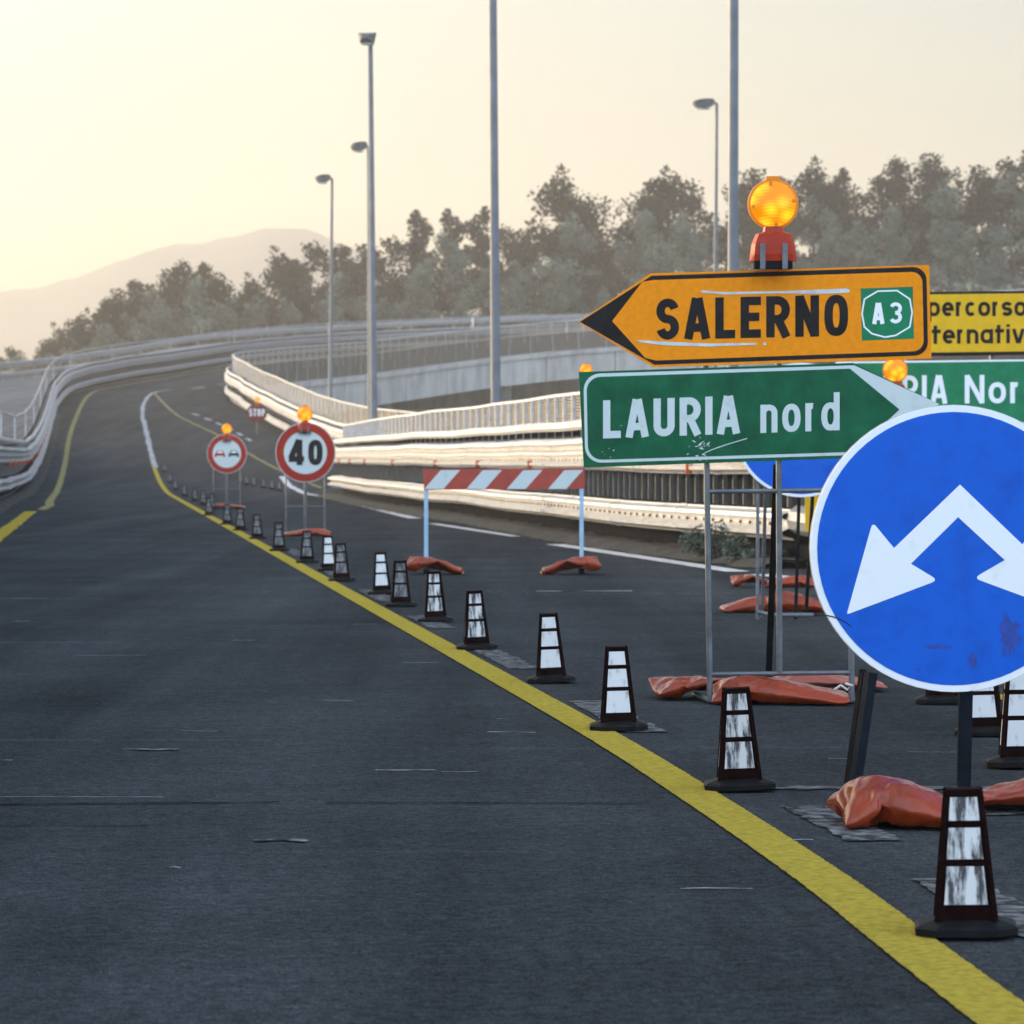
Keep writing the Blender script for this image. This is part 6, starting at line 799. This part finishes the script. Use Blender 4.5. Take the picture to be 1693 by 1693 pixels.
# ------------------------------------------------------------------ large blue disc on trestle
Yb = 11.55; bc = (1577, 907)
bs = thing('direction_disc_sign', tuple(P(1577, 1340, Yb)), 'large blue disc with two white down-pointing arrows from one apex, on a dark trestle', 'road sign')
mb = MB(); mb.slab(circle(*bc, 237), Yb, 0, .014); dk = mb.build('disc', M_signwhi, bs)
mb = MB(); mb.slab(circle(*bc, 238.2), Yb, -.0145, .012); mb.build('disc_back', M_alu, dk)
mb = MB(); mb.slab(circle(bc[0], bc[1], 226), Yb, .0014, .001); mb.build('blue_field', M_blue, dk)
arrow = [(1587, 801), (1478, 906), (1449, 871), (1446, 867.5), (1442, 868), (1440, 872), (1401, 1011), (1400.5, 1014.5), (1404, 1014.5), (1541, 963), (1545.5, 960), (1545, 956), (1540, 952.5), (1506, 932), (1584, 855), (1661, 926), (1621, 949), (1615.5, 953), (1615.5, 957), (1620, 959.5), (1757, 1010), (1764, 1010), (1763, 1004), (1724, 868), (1720, 864), (1715, 867), (1690, 900)]
mb = MB(); mb.slab(arrow, Yb, .0028, .001); mb.build('arrow_symbol', M_signwhi, dk)
rs = random.Random(11)
for cx_, cy_, sx, sy in ((1668, 1050, 20, 34), (1608, 1092, 8, 16), (1517, 1107, 5, 3), (1550, 1069, 24, 4), (1548, 925, 2.4, 3)):
    mb = MB(); mb.slab([(cx_+sx*math.cos(2*math.pi*i/26)*rs.uniform(.55, 1.2), cy_+sy*math.sin(2*math.pi*i/26)*rs.uniform(.55, 1.2)) for i in range(26)], Yb, .0019+rs.random()*.0004, .0003)
    mb.build('stain', M_dirt, dk)
q = [(1352+8*i, 1017+(i/7)**2.2*22-2*i*.2) for i in range(8)]; mb = MB(); mb.slab([(x, y-1) for x, y in q]+[(x, y+1) for x, y in reversed(q)], Yb, .0024, .0004); mb.build('scratch', M_verge, dk)
for (xa, ya), (xb, yb2), dy in (((1440, 1112), (1408, 1336), -.02), ((1597, 1128), (1597, 1303), .06), ((1725, 1112), (1757, 1336), -.02)):
    a = P(xa, ya, Yb+.03); b = P(xb, yb2, Yb+.03); b.z = max(b.z, .012)+.0; b.y += dy
    mb = MB(); mb.bar(a, b, .043, .028); mb.build('leg', M_bsteel, bs)
a = P(1437, 1112, Yb+.05); mb = MB(); mb.bar(a+Vector((-.015, .02, 0)), Vector((P(1400, 1330, Yb+.25).x, Yb+.25, .012)), .02, .04); mb.build('rear_leg', M_black, bs)
mb = MB(); mb.bar(P(1420, 1340, Yb+.03), P(1757, 1340, Yb+.03), .028, .045); mb.build('crossbar', M_bsteel, bs)
bag(1503, 1374, 244, 88, 'large crumpled orange sand bag in front of the left leg of the large blue disc', .40, yaw=.04, k=0, mx=-1, dY=-.05)
bag(1712, 1345, 220, 66, 'orange sand bag cut by the right picture edge, under the large blue disc', .38, yaw=-.25, dY=-.1, k=1, mx=-1)

# ------------------------------------------------------------------ second blue disc further back
Y2 = 24.5
s2 = thing('direction_disc_sign', tuple(P(1325, 1030, Y2)), 'smaller looking second blue disc, mostly hidden behind the green LAURIA nord board', 'road sign')
mb = MB(); mb.slab(circle(1325, 711, 111), Y2, 0, .014); d2 = mb.build('disc', M_signwhi, s2)
mb = MB(); mb.slab(circle(1325, 711, 106), Y2, .0014, .001); mb.build('blue_field', M_blue, d2)
k2 = 106/226
mb = MB(); mb.slab([(1325+(x-1577)*k2, 711+(y-907)*k2) for x, y in arrow], Y2, .0028, .001); mb.build('arrow_symbol', M_signwhi, d2)
mb = MB(); mb.slab(circle(1325, 711, 111.5), Y2, -.0145, .012); mb.build('disc_back', M_alu, d2)
for px in (1253, 1266, 1322, 1345):
    mb = MB(); b = P(px-(6 if px > 1300 else 0), 1026, Y2); b.z = .02; b.y += .0 if px in (1253, 1322) else .3
    mb.bar(P(px, 790, Y2+.04), b+Vector((0, .04, 0)), .022); mb.build('leg', M_black if px > 1300 else M_tube, s2)
mb = MB(); mb.tube([P(1253, 1012, Y2)*1, P(1275, 1017, Y2), P(1345, 1017, Y2)], .016, 8); mb.build('foot_bar', M_tube, s2, 'auto')
bag(1240, 1014, 94, 28, 'orange sand bag at the left foot of the second blue disc', .3, yaw=.05)
bag(1322, 1019, 110, 42, 'plump orange sand bag under the second blue disc, left of the large blue disc', .34)

# ------------------------------------------------------------------ diversion boards behind
Y3 = 33.2
s3 = thing('diversion_sign_stand', tuple(P(1640, 962, Y3)), 'yellow board reading percorso alternativo above a light green LAURIA Nord board, behind the arrow signs', 'road sign')
mb = MB(); mb.slab(rrect(1430, 484, 1830, 590, 3, .012), Y3, 0, .02); yp = mb.build('yellow_panel', M_signblk, s3)
mb = MB(); mb.slab(rrect(1434, 488, 1826, 584, 3, .012), Y3, .0016, .001); mb.build('yellow_field', M_yelsign, yp)
mb = MB(); text(mb, 'percorso', 1534, 523, 32, 163, Y3, .004, .004, t=.185, gap=.1); mb.build('lettering', M_signblk, yp)
mb = MB(); text(mb, 'alternativo', 1506, 569, 32, 212, Y3, .004, .01, t=.185, gap=.1); mb.build('lettering', M_signblk, yp)
mb = MB(); mb.slab(rrect(1380, 598, 1850, 706, 6, .012), Y3, 0, .02); g3 = mb.build('green_panel', M_signwhi, s3)
mb = MB(); mb.slab(rrect(1382, 601, 1847, 702, 6, .012), Y3, .0016, .001); mb.build('green_field', M_green2, g3)
mb = MB(); text(mb, 'LAURIA', 1398, 668, 47, 168, Y3, .004, .004, t=.165, gap=.14); mb.build('lettering', M_signwhi, g3)
mb = MB(); text(mb, 'Nord', 1595, 667, 47, 128, Y3, .004, .004, t=.165, gap=.15); mb.build('lettering', M_signwhi, g3)
for px in (1500, 1640, 1780):
    mb = MB(); b = P(px, 957, Y3+.06); b.z = .0; mb.tube([P(px, 490, Y3+.06), b], .025, 8); mb.build('upright', M_tube, s3, 'auto')
mb = MB(); mb.tube([P(1500, 640, Y3+.09), P(1780, 640, Y3+.09)], .02, 8); mb.build('crossbar', M_tube, s3, 'auto')
# the post carrying the warning light in front of the boards
s4 = thing('sign_stand', tuple(P(1480, 958, 33.0)), 'thin stand hidden behind the arrow signs, carrying an amber warning light', 'sign stand')
mb = MB(); b = P(1480, 958, 33.0); b.z = 0; t_ = P(1480, 664, 33.0); mb.tube([b, t_], .022, 8); mb.build('post', M_tube, s4, 'auto')
mb = MB(); mb.slab(circle(1480, 748, 82), 32.97, 0, .012); d4 = mb.build('disc', M_signwhi, s4)
mb = MB(); mb.slab(circle(1480, 748, 77), 32.97, .0014, .001); mb.build('blue_field', M_blue, d4)
bag(1240, 972, 60, 22, 'small orange sand bag at the foot of the diversion boards, nearest the guardrail end', .3)
bag(1305, 972, 100, 20, 'long orange sand bag at the foot of the diversion boards, beside the large blue disc', .32)
# yellow board at the rail end
yx = thing('yellow_board', tuple(P(1352, 945, 35.2)), 'upright yellow board at the near guardrail end, left edge of the large blue disc', 'marker board')
mb = MB(); mb.slab(rrect(1331, 774, 1405, 878, 4), 35.2, 0, .02); mb.build('board', M_yelsign, yx)
for px in (1347, 1393):
    mb = MB(); b = P(px, 930, 35.25); b.z = 0; mb.bar(P(px, 790, 35.25), b, .04); mb.build('leg', M_tube, yx)

# ------------------------------------------------------------------ round signs on light tube frames
def round_stand(px, py, r, Y, label, py_base, side_dx, zg=0.0):
    b = P(px, py_base, Y); b.z = zg
    g = thing('round_sign_stand', tuple(b), label, 'road sign')
    mb = MB(); mb.slab(circle(px, py, r*1.02), Y, 0, .014); d = mb.build('disc', M_signdim, g)
    mb = MB(); mb.slab(circle(px, py, r*1.03), Y, -.0145, .01); mb.build('disc_back', M_alu, d)
    mb = MB(); ring(mb, px, py, r, r*.735, Y, .0015); mb.build('red_ring', M_signred, d)
    a = P(px, py+r*.6, Y+.03); mb = MB(); mb.tube([a, b+Vector((0, .03, 0))], .026, 8); mb.build('post', M_tube, g, 'auto')
    for sgn in (-1, 1):
        a = P(px+sgn*side_dx, py+r*.86, Y+.04); e = a.copy(); e.z = zg
        mb = MB(); mb.tube([a+Vector((0, 0, .1)), e, e+Vector((0, -.25, .015))], .012, 6); mb.build('side_tube', M_tube, g, 'auto')
    yy = py+r+(py_base-py-r)*.48
    mb = MB(); mb.tube([P(px-side_dx, yy, Y+.045), P(px+side_dx, yy, Y+.045)], .011, 6); mb.build('crossbar', M_tube, g, 'auto')
    return g, d
g40, d40 = round_stand(505, 748, 48.5, 52.9, 'round 40 speed limit sign on a light tube frame beside the cones', 881, 32)
mb = MB(); text(mb, '40', 477.5, 769, 42, 56, 52.9, .003, 0, t=.23, gap=.16); mb.build('lettering', M_signblk, d40)
gno, dno = round_stand(375, 750, 32, 81, 'round no overtaking sign with two car symbols on a light tube frame', 838, 22)
def car_icon(cx, cy, s, Y, m, parent):
    pts = [(-9, 5), (-9, 0), (-7, -2), (-5, -6.5), (5, -6.5), (7, -2), (9, 0), (9, 5), (6, 5), (6, 2.5), (-6, 2.5), (-6, 5)]
    mb = MB(); mb.slab([(cx+x*s, cy+y*s) for x, y in pts], Y, .003, .001); mb.build('car_symbol', m, parent)
    mb = MB(); mb.slab([(cx+x*s, cy+y*s) for x, y in ((-5, -2.2), (-3.8, -5.2), (3.8, -5.2), (5, -2.2))], Y, .0042, .001); mb.build('car_symbol_window', M_signwhi, parent)
car_icon(363.5, 751, .95, 81, M_signred, dno); car_icon(386.5, 751, .95, 81, M_signblk, dno)
zs = zr(165)
gst = thing('stop_sign', tuple(P(425, 733, 165)), 'dull red octagonal STOP sign far off in front of the inner guardrail', 'road sign')
Mst = mat('stop_red', (.16, .02, .018), .5, var=.1, spec=.12)
mb = MB(); mb.slab(circle(425, 682, 17.2, 8, math.pi/8), 165, 0, .02); dst = mb.build('octagon', Mst, gst)
mb = MB(); text(mb, 'STOP', 412, 688, 12, 26, 165, .004, 0, t=.18, gap=.14); mb.build('lettering', M_signwhi, dst)
b = P(425, 733, 165.03); b.z = zs; mb = MB(); mb.tube([P(425, 690, 165.03), b], .03, 8); mb.build('post', M_tube, gst, 'auto')

# ------------------------------------------------------------------ striped barrier
Yr = 34.5
br = thing('road_barrier', tuple(P(833, 950, Yr)), 'red and white striped barrier board on two pale blue legs', 'barrier')
mb = MB(); mb.slab([(700, 776), (967, 774), (967, 808), (701, 810)], Yr, 0, .025); bd = mb.build('board', M_redst, br)
mb = MB()
for x0, x1 in ((728.5, 762), (798, 831), (865, 898), (933, 965)):
    mb.slab([(x0, 777.5), (x1-1, 777), (x1-29, 808.5), (x0-27, 808.5)], Yr, .0016, .001)
mb.build('white_stripes', M_signdim, bd)
for px in (704.5, 961.5):
    a = P(px, 809, Yr+.03); e = P(px, 951, Yr+.03); e.z = 0
    mb = MB(); mb.bar(a+Vector((0, 0, .1)), e, .038, .05); mb.build('leg', M_ltblue, br)
    mb = MB(); mb.box(e+Vector((0, .2, .03)), (.05, .6, .05)); mb.build('foot', M_black, br)
bag(716, 951, 98, 30, 'orange sand bag draped over the left foot of the striped barrier', .36, yaw=-.1, roll=.15, lift=-.005, k=2)
bag(946, 951, 102, 30, 'orange sand bag draped over the right foot of the striped barrier', .36, yaw=.1, roll=-.15, lift=-.005, k=2, mx=-1)
bag(504, 887, 92, 13, 'sand bag lying across the foot of the 40 speed limit sign', .45, grp='orange sand bags weighing down the sign stands')
bag(378, 841, 55, 9, 'sand bag lying across the foot of the no overtaking sign', .5)
o = bag(425, 790, 40, 7, 'sand bag at the foot of the far stop sign', .45); o.location = P(426, 733, 164.6); o.scale = (1, 1, 1)

# ------------------------------------------------------------------ traffic cones
def make_cone(pm, h=.335):
    g = thing('traffic_cone', (0, 0, 0), 'x', 'traffic cone', 'traffic cones along the lane')
    wt, wb, hb = .078/2, .136/2, .03
    mb = MB()
    o1 = []
    for z, a in ((hb, wb), (h, wt)): o1 += [(-a, -a, z), (a, -a, z), (a, a, z), (-a, a, z)]
    mb.add(o1, [(0, 1, 5, 4), (1, 2, 6, 5), (2, 3, 7, 6), (3, 0, 4, 7), (4, 5, 6, 7)])
    for sx, sy in ((-1, -1), (1, -1), (1, 1), (-1, 1)):           # raised corner ribs
        mb.bar((sx*wb*.95, sy*wb*.95, hb), (sx*wt*.9, sy*wt*.9, h), .014)
    W = lambda z: wb+(wt-wb)*(z-hb)/(h-hb)
    for z in (.325, .062, .166, .255):
        a = W(z); mb.box((0, 0, z), (2*a+.008, 2*a+.008, .013))
    mb.box((0, 0, .045), (2*W(.045)+.006, 2*W(.045)+.006, .026))
    mb.build('body', M_cone, g)
    for z0, z1 in ((.070, .158), (.1745, .247), (.2635, .3175)):
        for k in range(4):
            mb = MB(); M = Matrix.Rotation(k*math.pi/2, 3, 'Z'); e = .003
            a0, a1 = W(z0), W(z1); f0, f1 = a0*.78, a1*.76
            mb.add([M@Vector(p) for p in ((-f0, -a0-e, z0), (f0, -a0-e, z0), (f1, -a1-e, z1), (-f1, -a1-e, z1), (-f0, -a0+.001, z0), (f0, -a0+.001, z0), (f1, -a1+.001, z1), (-f1, -a1+.001, z1))],
                   [(0, 1, 2, 3), (0, 4, 5, 1), (1, 5, 6, 2), (2, 6, 7, 3), (3, 7, 4, 0)])
            mb.build('reflective_panel', pm, g)
    mb = MB(); b_ = .118
    oc_ = [(-b_, -b_*.6), (-b_*.6, -b_), (b_*.6, -b_), (b_, -b_*.6), (b_, b_*.6), (b_*.6, b_), (-b_*.6, b_), (-b_, b_*.6)]
    vs = [(x, y, 0) for x, y in oc_]+[(x, y, .016) for x, y in oc_]+[(x*.93, y*.93, .022) for x, y in oc_]+[(x*.62, y*.62, .034) for x, y in oc_]
    fs = [tuple(range(8))[::-1], tuple(24+i for i in range(8))]+[(l*8+i, l*8+(i+1) % 8, l*8+8+(i+1) % 8, l*8+8+i) for l in range(3) for i in range(8)]
    mb.add(vs, fs); mb.build('base', M_rub, g)
    return g
protos = {'w': make_cone(M_panw), 's': make_cone(M_pans), 'd': make_cone(M_pand)}
first = {k: True for k in protos}
rs = random.Random(21)
def cone(px, py, kind, label, sc=1.0, Y=None, grp=None):
    if Y is None: Y = F*CH/(py-HY)
    o = protos[kind] if first[kind] else copy_tree(protos[kind]); first[kind] = False
    p = P(px, py, Y); o.location = (p.x, Y+.10, zr(Y)+.009)
    o.rotation_euler = (rs.uniform(-.02, .02), rs.uniform(-.045, -.01), -math.atan2(p.x, Y)+rs.uniform(-.03, .06)); o.scale = (sc, sc, sc); o['label'] = label
    if grp: o['group'] = grp
cn = [(1606, 1556, 's', 'nearest traffic cone, its three panels smeared black, on the yellow line at the lower right'),
      (1226, 1311, 's', 'traffic cone with black vertical smears on its panels, in front of the creased sand bag'),
      (1024, 1211, 'w', 'traffic cone with three mostly white panels just left of the direction sign stand'),
      (912, 1131, 'w', 'clean white-panelled traffic cone standing apart right of the yellow line, before the right barrier leg'),
      (788, 1076, 's', 'scuffed traffic cone on the yellow line below the middle of the striped barrier'),
      (720, 1030, 's', 'traffic cone in front of the left leg of the striped barrier'),
      (662, 1004, 'd', 'blackened traffic cone beside the left sand bag of the striped barrier'),
      (631, 984, 'w', 'small traffic cone with clean white panels left of the striped barrier'),
      (564, 962, 'd', 'blackened traffic cone right of the sand bag of the 40 sign, on the yellow line'),
      (543, 945, 'w', 'white-panelled traffic cone overlapping the right end of the sand bag of the 40 sign'),
      (507, 932, 'd', 'dark traffic cone straight under the 40 sign'),
      (461, 912, 'd', 'dark traffic cone at the left end of the sand bag of the 40 sign'),
      (425, 892, 'd', 'dark traffic cone between the 40 sign and the no overtaking sign'),
      (397, 878, 'd', 'dark traffic cone just right of the no overtaking post'),
      (375, 868, 'd', 'dark traffic cone straight under the no overtaking sign'),
      (345, 853, 'd', 'dark traffic cone at the left end of the sand bag of the no overtaking sign')]
for a in cn: cone(*a)
far_words = ['first', 'second', 'third', 'fourth', 'fifth', 'sixth', 'seventh']
for i, (px, py) in enumerate(((328, 843), (318, 836), (306, 829), (296, 821), (287, 812), (280, 803), (272, 792))):
    Y = (F*CH/(py-HY)) if py > 815 else 112+6*(815-py)/6
    cone(px, None, 'd', '%s small blurred traffic cone on the yellow line beyond the no overtaking sign' % far_words[i], 1.0, Y) if False else None
    o = copy_tree(protos['d']); o.location = ((XR(Y)+.28), Y, zr(Y)+.009); o['label'] = '%s small blurred traffic cone on the yellow line beyond the no overtaking sign' % far_words[i]
    o.rotation_euler.z = rs.uniform(-.2, .2)
for i, px in enumerate((398, 408, 420, 436, 450, 462)):
    Y = 124-2.2*i; o = copy_tree(protos['d'])
    o.location = ((px-CX)*Y/F, Y, zr(Y)+.009); o['label'] = '%s tiny traffic cone from the left in the row between the two round signs' % far_words[i]
    o['group'] = 'far row of tiny cones'
for i, (px, py, k) in enumerate(((428, 754, 'w'), (438, 750, 'w'))):
    pass
cone(1562, 1166, 'w', 'traffic cone behind the large blue disc, only its base showing right of the trestle leg')
cone(1634, 1219, 'w', 'white-panelled traffic cone under the right half of the large blue disc')
cone(1694, 1273, 'w', 'traffic cone cut by the right edge of the picture, under the large blue disc', 1.04)

# ------------------------------------------------------------------ trees
def make_tree(seed, h=14.0, wd=8.0, leaf=None, n=2600, shape='broad', ls=.42):
    rr = random.Random(seed); g = thing('tree', (0, 0, 0), 'x', 'tree')
    mb = MB(); tr = [Vector((0, 0, -1))]
    for i in range(1, 7): tr.append(Vector((rr.gauss(0, .18)*i**.5, rr.gauss(0, .18)*i**.5, h*.82*i/6)))
    mb.tube(tr, [.03*h*.75, .026*h*.7, .02*h*.7, .016*h*.7, .012*h*.7, .007*h*.7, .03], 8)
    clumps = []
    for i in range(17 if shape == 'broad' else 13):
        t = rr.uniform(.28, 1.0); p0 = tr[0].lerp(tr[-1], t*.92)
        a = rr.uniform(0, 2*math.pi)
        if shape == 'broad': reach = wd/2*(1-abs(t-.55)*1.1)*rr.uniform(.45, 1.0)
        else: reach = wd/2*(1.08-t)*rr.uniform(.5, 1.0)
        p1 = p0+Vector((math.cos(a)*reach, math.sin(a)*reach, rr.uniform(.05, .14)*h))
        mb.tube([p0, p0.lerp(p1, .5)+Vector((0, 0, .3)), p1], [.07, .05, .02], 5)
        clumps.append((p1, rr.uniform(.55, 1.0)*wd*.19, 1))
        if rr.random() < .6: clumps.append((p0.lerp(p1, .55)+Vector((0, 0, .5)), rr.uniform(.5, .9)*wd*.16, 1))
    clumps.append((tr[-1]+Vector((0, 0, .1*h)), wd*.12, 1)); clumps.append((tr[-1]+Vector((rr.gauss(0, .4), 0, .03*h)), wd*.17, 1))
    for _ in range(7):
        c0, r0, _q = rr.choice(clumps[-6:]); clumps.append((c0+Vector((rr.gauss(0, r0*.35), rr.gauss(0, r0*.35), r0*rr.uniform(.4, .9))), r0*rr.uniform(.35, .6), 1))
    mb.build('trunk', M_bark, g, True)
    mb = MB(); tot = sum(r_**2.2 for _, r_, _ in clumps)
    for c, r_, _ in clumps:
        m_ = int(n*r_**2.2/tot); mb.cur = rr.choice((0, 0, 1, 1, 2))
        for _ in range(m_):
            v = Vector((rr.gauss(0, 1), rr.gauss(0, 1), rr.gauss(0, 1))).normalized()*r_*rr.random()**.4*rr.uniform(.8, 1.25)
            v.z *= .75; p = c+v
            s_ = ls*rr.uniform(.5, 1.3); A = Vector((rr.gauss(0, 1), rr.gauss(0, 1), rr.gauss(0, .7))).normalized(); B = A.cross(Vector((rr.gauss(0, 1), rr.gauss(0, 1), rr.gauss(0, 1)))).normalized()
            mb.add([p-A*s_*.5, p+B*s_*.32, p+A*s_*.5, p-B*s_*.32], [(0, 1, 2, 3)])
    mb.build('crown', leaf or M_leaf, g)
    return g
def make_bush(seed, n=1500):
    rr = random.Random(seed); g = thing('bush', (0, 0, 0), 'x', 'bush'); mb = MB(); st = MB()
    for i in range(9):
        c = Vector((rr.gauss(0, 1.4), rr.gauss(0, 1.0), rr.uniform(.6, 3.0))); r_ = rr.uniform(.7, 1.3)
        st.tube([(0, 0, -.6), c*.5, c], [.06, .04, .02], 5)
        for _ in range(n//9):
            v = Vector((rr.gauss(0, 1), rr.gauss(0, 1), rr.gauss(0, 1))).normalized()*r_*rr.random()**.4; p = c+v
            s_ = .36*rr.uniform(.5, 1.3); A = Vector((rr.gauss(0, 1), rr.gauss(0, 1), rr.gauss(0, .7))).normalized(); B = A.cross(Vector((rr.gauss(0, 1), rr.gauss(0, 1), 1))).normalized()
            mb.add([p-A*s_*.5, p+B*s_*.32, p+A*s_*.5, p-B*s_*.32], [(0, 1, 2, 3)])
    st.build('stem', M_bark, g); mb.build('foliage', M_shrub, g); return g
TH = 14.0
kinds = [make_tree(100+i, TH, (8.5, 7.5, 9.5, 6.0, 8.0, 5.0)[i], n=(6200, 5200, 6600, 4600, 5600, 3800)[i], ls=.36, shape=('broad', 'broad', 'broad', 'cone', 'broad', 'cone')[i]) for i in range(6)]
bushes = [make_bush(300+i) for i in range(3)]
MIST_LEAF = [mat('leaves_mist_pale_%s' % n, c, .8, var=.3, scale=.6, spec=.1) for n, c in (('a', (.10, .14, .115)), ('b', (.13, .17, .135)), ('c', (.09, .115, .095)))]  # low mist put into the leaf colour: paler here than on skyline trees
kinds += [make_tree(200+i, TH, (8.5, 7.5, 9.0)[i], leaf=MIST_LEAF, n=5600, ls=.36) for i in range(3)]
kused = [False]*9; bused = [False]*3
def put_tree(k, px, Y, top_py, label, grp, wx=1.0):
    o = kinds[k] if not kused[k] else copy_tree(kinds[k]); kused[k] = True
    X = (px-CX)*Y/F; z0 = hgt(X, Y)-.3; ztop = CH+(HY-top_py)*Y/F
    s_ = max(.25, (ztop-z0)/(TH*.97)); o.location = (X, Y, z0); o.scale = (s_*wx, s_*wx, s_); o.rotation_euler = (0, 0, rs.uniform(0, 6.28))
    o['label'] = label; o['group'] = grp
sky_pts = [(14, 572), (50, 600), (80, 560), (105, 542), (132, 520), (160, 492), (200, 478), (238, 462), (262, 446), (300, 430), (350, 432), (395, 488), (420, 462), (470, 420), (512, 398), (556, 402), (600, 400), (640, 390), (690, 352), (742, 350), (800, 346), (845, 372), (925, 292), (958, 335), (1000, 392), (1062, 290), (1115, 288), (1160, 318), (1245, 278), (1300, 290), (1345, 276), (1392, 282), (1440, 290), (1490, 258), (1550, 255), (1605, 275), (1650, 262), (1690, 238)]
places = ['at the left edge of the picture', 'beyond the outer road on the far left', 'left end of the row, over the outer road', 'left part of the row under the pale mountain', 'under the pale mountain', 'under the high end of the pale mountain', 'left of the slim leftmost lamp post', 'between the slim lamp post and the tallest one', 'just right of the tallest complete lamp post', 'around the tall lamp post that leaves the picture', 'in the middle of the skyline, tallest there', 'right of the bright gap in the skyline', 'behind the thick dark lamp post', 'behind the large amber warning light', 'above the orange arrow sign', 'above the yellow diversion board', 'at the right edge of the picture']
def ordn(i): return ['first', 'second', 'third', 'fourth', 'fifth', 'sixth', 'seventh', 'eighth', 'ninth', 'tenth', 'eleventh', 'twelfth', 'thirteenth', 'fourteenth', 'fifteenth', 'sixteenth', 'seventeenth', 'eighteenth', 'nineteenth', 'twentieth'][i] if i < 20 else 'twenty-'+['first', 'second', 'third', 'fourth', 'fifth', 'sixth', 'seventh', 'eighth', 'ninth'][i-20] if i < 29 else 'thirtieth' if i == 29 else 'thirty-'+['first', 'second', 'third', 'fourth', 'fifth', 'sixth', 'seventh', 'eighth', 'ninth'][i-30]
def near_what(px):
    for lim, s_ in ((120, 'over the outer road'), (230, 'under the low part of the mountain'), (410, 'under the pale mountain'), (530, 'left of the leftmost lamp post'), (600, 'between the two left lamp posts'), (700, 'right of the tallest complete lamp post'), (870, 'around the tall lamp post'), (980, 'in mid skyline, rising above its neighbours'), (1180, 'left of the thick dark lamp post'), (1330, 'behind the amber warning light'), (1540, 'above the orange arrow sign'), (1800, 'above the yellow board')):
        if px < lim: return s_
for i, (px, py) in enumerate(sky_pts):
    Y = 352+rs.uniform(-8, 22) if px > 420 else 338+rs.uniform(-6, 8)
    k = 3 if py in (352, 350, 346, 282) else rs.choice((0, 1, 2, 4))
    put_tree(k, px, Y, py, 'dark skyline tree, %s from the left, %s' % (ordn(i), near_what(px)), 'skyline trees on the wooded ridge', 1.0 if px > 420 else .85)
# second and third rows filling the slope
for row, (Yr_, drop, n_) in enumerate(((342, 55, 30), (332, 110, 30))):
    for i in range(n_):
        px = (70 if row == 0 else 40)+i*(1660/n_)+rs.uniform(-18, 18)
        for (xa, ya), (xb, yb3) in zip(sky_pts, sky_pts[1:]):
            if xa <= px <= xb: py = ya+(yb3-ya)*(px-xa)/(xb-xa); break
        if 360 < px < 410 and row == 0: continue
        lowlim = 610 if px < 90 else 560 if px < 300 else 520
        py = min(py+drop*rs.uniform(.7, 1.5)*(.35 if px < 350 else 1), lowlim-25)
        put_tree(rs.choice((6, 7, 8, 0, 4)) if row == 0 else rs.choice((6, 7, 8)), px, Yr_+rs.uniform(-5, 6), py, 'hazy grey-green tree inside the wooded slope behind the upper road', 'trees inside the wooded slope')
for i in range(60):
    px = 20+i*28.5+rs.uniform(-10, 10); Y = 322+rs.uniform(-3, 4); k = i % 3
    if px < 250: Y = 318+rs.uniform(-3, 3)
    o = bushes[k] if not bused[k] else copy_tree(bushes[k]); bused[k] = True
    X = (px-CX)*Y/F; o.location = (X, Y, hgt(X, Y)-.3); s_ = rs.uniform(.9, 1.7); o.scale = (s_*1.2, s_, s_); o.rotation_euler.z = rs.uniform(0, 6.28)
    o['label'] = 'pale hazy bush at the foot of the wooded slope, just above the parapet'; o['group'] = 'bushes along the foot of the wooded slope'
for k, u in enumerate(kused):                         # a kind the rows did not need
    if not u:
        for c in list(kinds[k].children): bpy.data.objects.remove(c)
        bpy.data.objects.remove(kinds[k])
# ragged plants at the rail foot
for i, (px, Y) in enumerate(((1225, 37.6), (1180, 38.5))):
    o = copy_tree(bushes[i]); X = (px-CX)*Y/F; o.location = (X, Y, .0); o.scale = (.12, .12, .10+.02*i)
    o['label'] = ('small dry weed clump', 'low dry weed clump')[i]+(' under the near guardrail end, beside the thin sign legs', ' under the near guardrail, left of its end')[i]; o['category'] = 'weed'; o.name = 'weed_clump'; o['group'] = 'weeds under the near guardrail'

# ------------------------------------------------------------------ the haze in the air
mb = MB(); mb.box((0, 1170, 81), (1120, 2480, 180))
mh = bpy.data.materials.new('haze'); mh.use_nodes = True; t = mh.node_tree; t.nodes.clear()
mo = t.nodes.new('ShaderNodeOutputMaterial'); pv = t.nodes.new('ShaderNodeVolumePrincipled')
pv.inputs['Color'].default_value = (.99, .95, .91, 1); pv.inputs['Density'].default_value = .00046; pv.inputs['Anisotropy'].default_value = .45
t.links.new(pv.outputs[0], mo.inputs['Volume'])
tag(mb.build('haze', mh), kind='stuff')
for o in bpy.data.objects:
    if '_w' in o: del o['_w']
